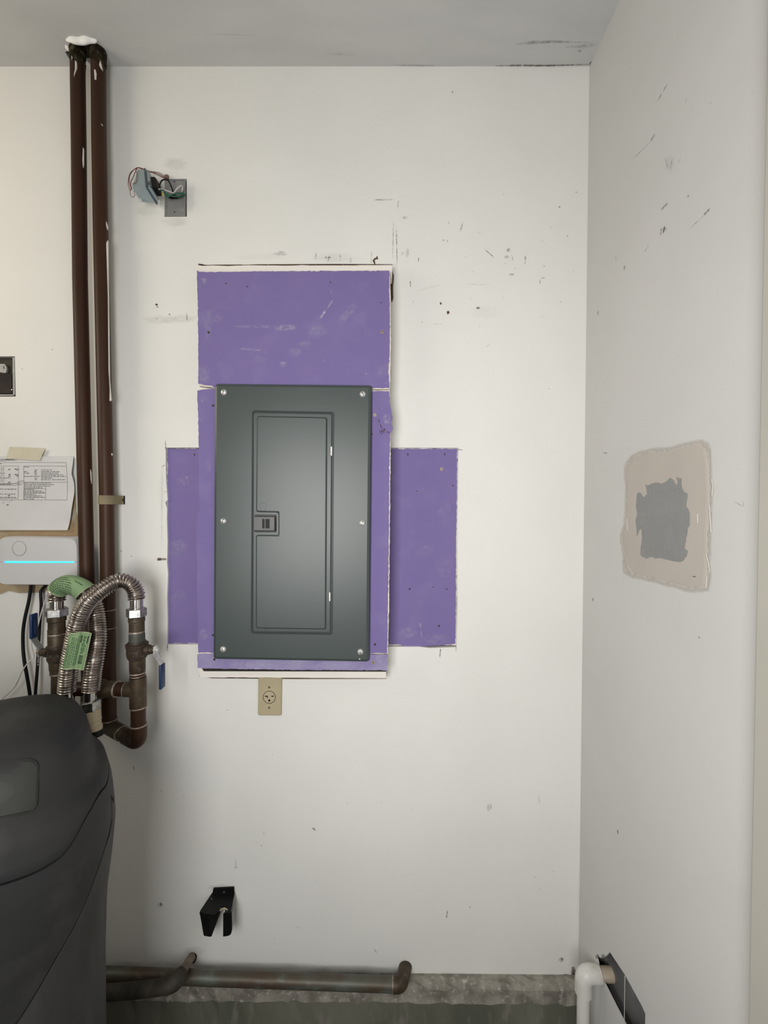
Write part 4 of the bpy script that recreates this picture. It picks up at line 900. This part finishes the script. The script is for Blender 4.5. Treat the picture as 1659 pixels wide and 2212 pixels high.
def text_rows(bm, Sf, rows, h, gap=(.012, .03), word=(.03, .09)):
    for u0, u1, v in rows:
        u = u0
        while u < u1:
            w = min(random.uniform(*word), u1-u); n = max(1, int(w/.03)); 
            for k in range(n):
                a, b = u+w*k/n, u+w*(k+1)/n
                bm.faces.new([bm.verts.new(Sf(*q)) for q in ((a, v-h), (b, v-h), (b, v+h), (a, v+h))])
            u += w+random.uniform(*gap)
sgn = 1 if SA(.5, .8).z > SA(.5, -.8).z else -1
bm = BM(); text_rows(bm, lambda u, v: SA(u, v*sgn, .0004), [(.12, .50, .95), (.10, .60, .72), (.08, .68, .50), (.05, .70, .28), (.05, .75, .08), (.05, .78, -.14), (.10, .80, -.36), (.12, .82, -.56), (.2, .8, -.78), (.7, .9, .85)], .050)
o = obj('label_print', bm, M_ink, la); o['kind'] = 'stuff'
for u in (0.0, 1.0):
    bm = BM(); tube(bm, [SA(u, 2*PI*k/24, .0002) for k in range(25)], .0006, 6); obj('label_edge', bm, M_lab_edge, la)
# flat tag on hose B
def SB(u, v, off=0.0):
    xl = 145.5+(129-145.5)*v; xr = 197.5+(180-197.5)*v; yl = 1366+(1444-1366)*v; yr = 1367+(1447-1367)*v
    dy = 1.5*math.sin(u*PI*2.2)*(1 if v < .5 else .8)
    a = (u-.34)/.36
    y = -.165-.0215*math.sqrt(max(0, 1-min(1, abs(a))**2))-.003 if u < .55 else -.165-.0215*math.sqrt(max(0, 1-((.55-.34)/.36)**2))-.003+.010*(u-.55)/.45+.003*math.sin((u-.55)*14)
    return P(xl+(xr-xl)*u, yl+(yr-yl)*u+dy, y-off)
bm = BM(); nu, nv = 28, 10
for off in (0, -.0004):
    g = [[bm.verts.new(SB(i/nu, j/nv, off)) for i in range(nu+1)] for j in range(nv+1)]
    for j in range(nv):
        for i in range(nu): bm.faces.new((g[j][i], g[j][i+1], g[j+1][i+1], g[j+1][i]))
lbl = obj('label_tag', bm, M_green, hB, smooth=True)
bm = BM(); text_rows(bm, lambda v, u: SB(u, v, .0005), [(.25, .95, .07), (.3, .97, .13), (.34, .97, .19), (.12, .96, .27), (.12, .96, .345), (.16, .95, .43), (.12, .93, .52), (.1, .9, .60), (.30, .58, .735), (.28, .58, .795), (.33, .54, .85)], .014)
o = obj('label_print', bm, M_ink, lbl); o['kind'] = 'stuff'
bm = BM()
text_rows(bm, lambda v, u: SB(u, v, .0005), [(.09, .29, .655), (.09, .29, .905)], .020, word=(.3, .3))
for k in range(13): text_rows(bm, lambda v, u: SB(u, v, .0005), [(.63+.017*k, .63+.017*k+(.014 if k in (0, 12, 11) else .009), .785)], .085, word=(.3, .3))
o = obj('label_bars', bm, M_inkd, lbl); o['kind'] = 'stuff'
# the emblem between the two bars: an angular letter over a ring
gl = lambda a, b: SB(.60+(a-430)/(1280-430)*.40*.78+.075, (b-270)/(1659-270)*.33+.0, .0007)
bm = BM()
tube(bm, [SB(.745, .125, .0008), SB(.825, .125, .0008), SB(.83, .15, .0008), SB(.79, .16, .0008), SB(.75, .185, .0008)], .0006, 6)
tube(bm, [SB(.745, .125, .0008), SB(.785, .16, .0008)], .0006, 6)
tube(bm, [SB(.775+.032*math.cos(k*PI/8), .225+.024*math.sin(k*PI/8), .0008) for k in range(17)], .0006, 6)
obj('label_emblem', bm, M_ink, lbl)
bm = BM()
tube(bm, [SB(k/20, 0, .0004) for k in range(21)], .0007, 6); tube(bm, [SB(k/20, 1, .0004) for k in range(21)], .0007, 6); tube(bm, [SB(1, k/8, .0004) for k in range(9)], .0007, 6)
obj('label_edge', bm, M_lab_edge, lbl)

# ------------------------------------------------------------------ foam plug and torn flap at the ceiling hole
fm = BM(); c = P(176, 96, -.066); c.z = ZC+.001
bmesh.ops.create_icosphere(fm, subdivisions=4, radius=1, matrix=Matrix.Translation(c) @ Matrix.Diagonal((.041, .009, .012, 1)))
for v in fm.verts: v.co += Vector((math.sin(v.co.y*300)*.001, math.sin(v.co.x*170)*.0016, math.sin(v.co.x*210+v.co.y*90)*.0012))
c2 = P(147, 110, -.046); c2.z = ZC
bmesh.ops.create_icosphere(fm, subdivisions=2, radius=1, matrix=Matrix.Translation(c2) @ Matrix.Diagonal((.006, .008, .005, 1)))
tag(obj('foam_plug', fm, M_foam, smooth=True), 'lump of white foam stuffed in the ceiling hole above the copper pipes', 'foam')
bm = BM(); prism(bm, pxpoly(((183, 137), (188, 131), (196, 141), (196, 152)), -.034), (0, .002, 0)); tag(obj('torn_flap', bm, M_white), 'torn scrap of pale board between the pipes at the ceiling', 'scrap')
for par, x in ((t, 167.5), (t2, 212.5)):
    bm = BM(); a = P(x, 105, YPI); b = P(x+.6, 139 if x < 200 else 140, YPI); rings = []
    for k in range(5):
        cc_ = a.lerp(b, k/4); rr = RP+.0006+.0016*(1-k/4)**2
        rings.append([cc_+Vector((math.cos(2*PI*q/20)*rr, math.sin(2*PI*q/20)*rr, (random.uniform(-.012, .014) if k == 4 else 0))) for q in range(20)])
    loft(bm, rings, True, True); obj('tar_collar', bm, M_sooty, par, smooth=True)

# ------------------------------------------------------------------ water softener
SC = Vector((-.872, -.395)); SA_, SB_, SN, SROT = .205, .205, 2.7, math.radians(38)
def se(phi):
    c, s = math.cos(phi-SROT), math.sin(phi-SROT); return (abs(c/SA_)**SN+abs(s/SB_)**SN)**(-1/SN)
ZTOP = 1.092
def ss(a, b, x): t = max(0, min(1, (x-a)/(b-a))); return t*t*(3-2*t)
def lerp_tab(tab, x):
    if x <= tab[0][0]: return tab[0][1]
    for (a, b), (c, d) in zip(tab[:-1], tab[1:]):
        if x <= c: return b+(d-b)*(x-a)/(c-a)
    return tab[-1][1]
SCALE_BACK = ((0, .965), (.30, .965), (.60, .968), (.72, .985), (.80, 1.03), (.87, 1.06), (.93, 1.04), (.965, 1.0), (.98, .95), (.99, .90), (1.0, .88), (1.03, .855), (1.06, .82), (1.085, .76), (1.10, .66), (1.11, .52), (1.116, .3), (1.118, 0.0))
SCALE_FRONT = ((0, .965), (.30, .965), (.55, .97), (.70, .985), (.80, 1.0), (.87, .99), (.93, .965), (.98, .93), (1.02, .885), (1.05, .83), (1.08, .74), (1.10, .62), (1.11, .50), (1.116, .3), (1.118, 0.0))
def bw(phi):                                    # 1 at the back right shoulder, 0 at the front
    d = (phi-math.radians(35)+PI) % (2*PI)-PI
    return 1-ss(math.radians(35), math.radians(85), abs(d))
def rad(phi, z):
    w = bw(phi); z = z*1.118/ZTOP; return se(phi)*(w*lerp_tab(SCALE_BACK, z)+(1-w)*lerp_tab(SCALE_FRONT, z))
def spt(phi, z, k=1.0, off=0.0):
    r = rad(phi, z)*k+off; return Vector((SC.x+r*math.cos(phi), SC.y+r*math.sin(phi), z))
def edge_px(z): return max(pix(spt(-PI+2*PI*k/360, z))[0] for k in range(360))
for _ in range(30): SC.x += (229.5-edge_px(.36))*.0006
print('SOFT', SC, [(z_, round(edge_px(z_))) for z_ in (.3, .5, .7, .86, .93, .98, 1.0, 1.06, 1.1)])
def hit(px, py):
    d = ray(px, py); d.normalize(); prev = None
    for i in range(1, 900):
        t = i*.0015; p = CAM+d*t
        if 0 < p.z < ZTOP:
            q = Vector((p.x-SC.x, p.y-SC.y)); phi = math.atan2(q.y, q.x)
            if q.length < rad(phi, p.z): return phi, p.z
    return None
def seam(pixels):
    out = []
    for a, b in pixels:
        h = hit(a, b)
        if h: out.append((h[0] % (2*PI) if h[0] < -PI*.9 else h[0], h[1]))
    out.sort(); return out
seam1 = seam(((228, 1697), (215, 1712), (205, 1730), (190, 1756), (175, 1785), (160, 1815), (145, 1838), (130, 1852), (110, 1866), (85, 1880), (60, 1891), (30, 1902), (3, 1910), (-30, 1920), (-70, 1932)))
seam2 = seam(((238, 1712), (243, 1735), (242, 1762), (236, 1795), (226, 1830), (210, 1880), (190, 1935), (170, 1980), (150, 2020), (125, 2062), (100, 2105), (75, 2148), (50, 2190), (20, 2230), (-20, 2280)))
print('SEAMS', [(round(a, 2), round(b, 2)) for a, b in seam1], [(round(a, 2), round(b, 2)) for a, b in seam2])
def z1(phi): return lerp_tab(seam1, phi)
def z2(phi): return min(lerp_tab(seam2, phi), z1(phi)-.012)
NP = 120
phis = [-PI+2*PI*k/NP for k in range(NP)]
def wrapfix(f):
    # blend across the unseen back so the seam closes on itself
    a, b = f(-PI+1e-6), f(PI-1e-6)
    return f
def seam_closed(f, phi):
    lo = seam1[0][0]
    if phi > 1.6: t = ss(1.6, PI, phi); return f(phi)*(1-t)+f(lo)*t
    if phi < lo: return f(lo)
    return f(phi)
ws = thing('water_softener', 'large charcoal grey water softener cabinet standing on the floor at lower left', 'water softener', (SC.x, SC.y, 0))
def shell(name, flo, fhi, nz, m, off=0.0, top=False, lip=.006):
    bm = BM(); rings = []
    for j in range(nz+1):
        t_ = j/nz; rings.append([spt(p, flo(p)+(fhi(p)-flo(p))*t_, 1, off) for p in phis])
    rings = [[spt(p, flo(p)-0.0, 1, -lip) for p in phis]]+rings
    if not top: rings += [[spt(p, fhi(p), 1, -lip) for p in phis]]
    R = loft(bm, rings, False, top)
    return obj(name, bm, m, ws, smooth=True)
G = .0016
shell('tank_body', lambda p: .0, lambda p: seam_closed(z2, p)-.0062, 26, M_softl, 0)
shell('front_shroud', lambda p: seam_closed(z2, p)+G, lambda p: seam_closed(z1, p)-G*1.4, 14, M_soft, 0)
ztp = lambda p: ZTOP-.0008
# hood rings are packed towards the top
bm = BM(); rings = [[spt(p, seam_closed(z1, p)+G, 1, -.006) for p in phis]]
for j in range(41):
    u = j/40; u = 1-(1-u)**1.9
    rings.append([spt(p, (seam_closed(z1, p)+G)+(ztp(p)-seam_closed(z1, p)-G)*u, 1, .0025*ss(0, .06, 1-u) if j else .0) for p in phis])
loft(bm, rings, False, True); hood = obj('hood', bm, M_soft, ws, smooth=True)
bm = BM(); loft(bm, [[spt(p, z_, .975) for p in phis] for z_ in [k*.95/20 for k in range(21)]]); obj('inner_liner', bm, M_black, ws, smooth=True)
# control window on the hood
cpx = [(a, b) for a, b in ((-60, 1640), (60, 1637), (72, 1641), (78, 1650), (78, 1700), (76, 1735), (66, 1752), (45, 1757), (-60, 1776))]
rp = [hit(p.x, p.z) for p in round_poly([Vector((a, 0, b)) for a, b in cpx], 8, 3)]
if all(rp):
    cphi = sum(h[0] for h in rp)/len(rp); cz = sum(h[1] for h in rp)/len(rp)
    bm = BM(); rings = []
    for k, o_ in ((1.04, .0026), (1.0, .0050), (.95, .0052), (.92, .0036), (.7, .0036), (.4, .0036)):
        rings.append([spt(cphi+(h[0]-cphi)*k, cz+(h[1]-cz)*k, 1, o_) for h in rp])
    loft(bm, rings, False, True); obj('control_window', bm, M_soft, hood, smooth=True)
    bm = BM(); loft(bm, [[spt(cphi+(h[0]-cphi)*k, cz+(h[1]-cz)*k, 1, .0047) for h in rp] for k in (.90, .7, .5, .3, .15)], False, True); obj('display_cover', bm, M_key, hood, smooth=True)

# ------------------------------------------------------------------ black wall hook
hk = thing('wall_hook', 'black plastic hook bracket low on the wall above the bottom pipes', 'hook', P(485, 1925, -.01))
zt = P(485, 1931, -.004).z
def T(px, py, z=None): return onz(px, py, zt if z is None else z)
bm = BM(); prism(bm, pxpoly(((462, 1917), (506, 1914.5), (507.5, 1934), (458, 1936)), -.0015), (0, -.004, 0)); obj('back_plate', bm, M_black, hk)
# top plate with a notch, leaning towards the room
tp = [T(458, 1929), T(507.5, 1927), T(503, 1962), T(500, 1973), T(486, 1972), T(487, 1958), T(475.5, 1957), T(474, 1968), T(462, 1977), T(447, 1974), T(431, 1972), T(433, 1966)]
bm = BM(); prism(bm, tp, (0, 0, -.004)); obj('arm_plate', bm, M_black, hk)
yl = T(440, 1972).y; yr = T(495, 1973).y
bm = BM(); prism(bm, round_poly(pxpoly(((431, 1970), (447, 1973), (449, 1976), (455, 2024), (440, 2021.5)), yl), .003, 3), (0, .004, 0))
q = pxpoly(((447, 1973), (455, 2024), (459, 2010)), yl); 
prism(bm, [P(447, 1973, yl), P(454.5, 2023.5, yl), P(459, 2004, yl+.02), P(466, 1985, yl+.025), P(474, 1970, yl+.03)], (.003, .001, 0)); obj('left_prong', bm, M_black, hk)
bm = BM(); prism(bm, round_poly(pxpoly(((482, 1974), (500, 1972), (500.5, 2010), (499, 2018), (494, 2021.5), (481.8, 2023.5)), yr), .002, 3), (0, .004, 0)); obj('right_prong', bm, M_black, hk)
bm = BM(); prism(bm, [P(507.5, 1930, -.004), P(508.5, 1972, -.010), P(500.5, 2014, yr), P(500, 1973, yr)], (-.0012, 0, 0)); obj('side_web', bm, M_galv, hk)
bm = BM()
for a, b in ((484, 1927), (457, 1942)):
    c = P(a, b, -.006) if a > 470 else T(a, b); cyl(bm, c, c+Vector((0, -.0012, .0006)), ((0, .0028), (1, .0022)), 10)
obj('screw', bm, M_galvd, hk)
bm = BM(); tube(bm, [P(475, 1967, -.07), P(479, 1964, -.068), P(484, 1961, -.066), P(488, 1963, -.066), P(491.5, 1966, -.066)], .0012, 6); obj('spring_clip', bm, M_strap, hk)

# ------------------------------------------------------------------ low pipes along the stem wall
lp = thing('low_copper_pipe', 'long greenish copper pipe along the base of the wall, elbow at its right end', 'pipe', P(640, 2120, -.05))
yq = -.052
a, b = P(120, 2100.5, yq), P(852, 2127, yq)
bm = BM(); tube(bm, [a, a.lerp(b, .5), b], .0168, 22); obj('pipe', bm, M_verd, lp, smooth=True)
cn = P(866, 2128, yq); w = P(876.5, 2086, .004)
cn.z = b.z; bm = BM(); tube(bm, fillet([b-(b-a).normalized()*.004, cn, w], .022), .0182, 20); obj('elbow', bm, M_black_pipe if False else M_fit, lp, smooth=True)
bm = BM(); tube(bm, [cn.lerp(w, .6), w+(w-cn)*.4], .0150, 18); obj('pipe_stub', bm, M_galvd, lp, smooth=True)
ring(lp, b-(b-a).normalized()*.005, b-a, .0186, .001)
dp = thing('dirty_elbow_pipe', 'black grimy pipe from behind the softener bending back into the wall', 'pipe', P(330, 2130, -.08))
a = P(100, 2150, -.125); b = P(350, 2132, -.118); c = P(379, 2122, -.110); d = P(394, 2103, -.088); e = P(416, 2066, .006)
bm = BM(); tube(bm, catmull([a, P(250, 2143, -.12), b, c, d], 8), [.0165]*33, 20); obj('pipe', bm, M_black_pipe, dp, smooth=True)
bm = BM(); tube(bm, catmull([P(357, 2131, -.116), c, d], 8), .0180, 20); obj('elbow', bm, M_black_pipe, dp, smooth=True)
bm = BM(); tube(bm, catmull([P(392, 2106, -.090), P(405, 2081, -.046), e], 6), .0110, 16); obj('stub', bm, M_brass, dp, smooth=True)
bm = BM(); c = P(414.5, 2070, -.004); cyl(bm, c+Vector((0, .004, 0)), c+Vector((0, -.004, 0)), ((0, .013), (.7, .013), (1, .0125)), 18); obj('wall_collar', bm, M_sooty, dp)

# ------------------------------------------------------------------ white drain elbow in the corner
wp = thing('drain_pipe', 'white painted drain pipe with an elbow in the bottom right corner', 'pipe', (P(1260, 2200, -.116).x, -.116, 0))
yw = -.116; v0 = P(1260, 2140, yw); el = P(1262, 2103, yw)
bm = BM(); tube(bm, [Vector((v0.x, yw, 0)), Vector((v0.x, yw, .10)), v0], .0150, 20); obj('pipe', bm, M_pvcw, wp, smooth=True)
hp = Vector((XR-.001, yw-.001, el.z))
bm = BM(); pth = fillet([Vector((v0.x, yw, v0.z-.004)), Vector((v0.x, yw, el.z)), hp], .026, 8)
tube(bm, pth, [.0205]+[.0205]*(len(pth)-1), 22); obj('elbow', bm, M_pvcw, wp, smooth=True)
bm = BM(); tube(bm, [hp-Vector((.006, 0, 0)), hp+Vector((.055, 0, 0))], .0165, 20); o = obj('pipe_stub', bm, M_pvct, wp, smooth=True); o['label'] = 'unpainted tan pipe end inside the wall hole'
bm = BM(); wx = onx(1350, 2108, XR-.003); tube(bm, [wx, Vector((wx.x, wx.y, wx.z-.12)), Vector((wx.x, wx.y, .02))], .0007, 6); tag(obj('thin_wire', bm, M_wcable), 'thin pale wire hanging across the dark hole in the right wall', 'wire')
bm = BM(); box(bm, XR+.03, XR+.058, hr[0].y-.40, hr[0].y+.02, hr[4].z-.20, hr[4].z+.0, .002); o = obj('wall_block', bm, M_cav, wall_right)

# ------------------------------------------------------------------ repair patch on the right wall
wpch = thing('wall_patch', 'beige joint compound patch over grey mesh on the right wall', 'wall patch', onx(1440, 1270, XR))
cpts = ((1349, 1010), (1353, 1000), (1365, 985), (1382, 977), (1400, 971), (1420, 969), (1440, 968), (1460, 964), (1480, 959), (1500, 953), (1515, 952), (1530, 958), (1535, 975), (1537, 1000), (1538, 1040), (1541, 1060), (1538, 1090), (1537, 1130), (1535, 1160), (1536, 1190), (1533, 1215), (1535, 1240), (1531, 1275), (1500, 1278), (1480, 1275), (1455, 1268), (1440, 1265), (1420, 1258), (1400, 1253), (1385, 1250), (1365, 1246), (1348, 1236), (1346, 1220), (1347, 1200), (1342, 1175), (1341, 1155), (1349, 1130), (1351, 1100), (1351, 1050), (1349, 1030))
bm = BM(); ol = [onx(x, y, XR) for x, y in cpts]; c = sum(ol, Vector())/len(ol)
loft(bm, [[c+(p-c)*.955+Vector((-.0006, 0, 0)) for p in ol], [c+(p-c)*.93+Vector((-.0014, 0, 0)) for p in ol], [c+(p-c)*.90+Vector((-.0018, 0, 0)) for p in ol]]); comp = obj('compound', bm, M_comp, wpch)
bm = BM(); L = cover_layer(bm); rows = []
for k, a in ((1.03, 0), (1.0, .35), (.975, .8), (.94, 1)):
    row = []
    for p in ol:
        v = bm.verts.new(c+(p-c)*(k+random.gauss(0, .006))+Vector((-.0009, 0, 0))); v[L] = a; row.append(v)
    rows.append(row)
for r0, r1 in zip(rows[:-1], rows[1:]):
    for i in range(len(r0)): bm.faces.new((r0[i], r0[(i+1) % len(r0)], r1[(i+1) % len(r0)], r1[i]))
obj('feathered_edge', bm, M_feather, comp, normals=False)
mpts = ((1377, 1065), (1380, 1064), (1383, 1064), (1390, 1075), (1398, 1067), (1397, 1058), (1394, 1047), (1400, 1049), (1405, 1046), (1412, 1043), (1420, 1042), (1430, 1045), (1440, 1040), (1448, 1032), (1455, 1037), (1458, 1044), (1463, 1049), (1464, 1040), (1461, 1030), (1466, 1033), (1472, 1033), (1472, 1045), (1474, 1056), (1478, 1063), (1485, 1066), (1485, 1075), (1483, 1085), (1482, 1095), (1487, 1098), (1487, 1102), (1490, 1107), (1490, 1135), (1486, 1140), (1485, 1150), (1482, 1165), (1479, 1185), (1486, 1190), (1484, 1200), (1480, 1205), (1475, 1212), (1468, 1214), (1455, 1212), (1440, 1209), (1425, 1205), (1415, 1207), (1408, 1202), (1403, 1204), (1396, 1207), (1388, 1203), (1383, 1198), (1384, 1185), (1387, 1165), (1386, 1143), (1381, 1145), (1376, 1159), (1375, 1140), (1373, 1125), (1377, 1110), (1374, 1095), (1375, 1080))
bm = BM(); prism(bm, [onx(x, y, XR-.0020) for x, y in mpts], (-.0004, 0, 0)); obj('mesh_screen', bm, M_mesh, wpch)
bm = BM(); prx = lambda x, y: onx(x, y, XR-.0026)
for q in ((( 1350, 1045), (1351, 1060)), ((1354, 1120), (1356, 1145)), ((1537, 1035), (1540, 1050), (1538, 1070)), ((1525, 1195), (1530, 1215), (1533, 1235)), ((1527, 1245), (1525, 1270)), ((1356, 1222), (1370, 1243)), ((1532, 1090), (1536, 1150)), ((1507, 1110), (1507, 1130)), ((1344, 1212), (1346, 1206))):
    pts = [prx(*p) for p in q]; tube(bm, pts, .0008, 5)
o = obj('compound_ridges', bm, M_compw, wpch); o['kind'] = 'stuff'
bm = BM(); tube(bm, [prx(1497, 1245), prx(1502, 1246)], .0006, 5); obj('speck', bm, M_cross, wpch)
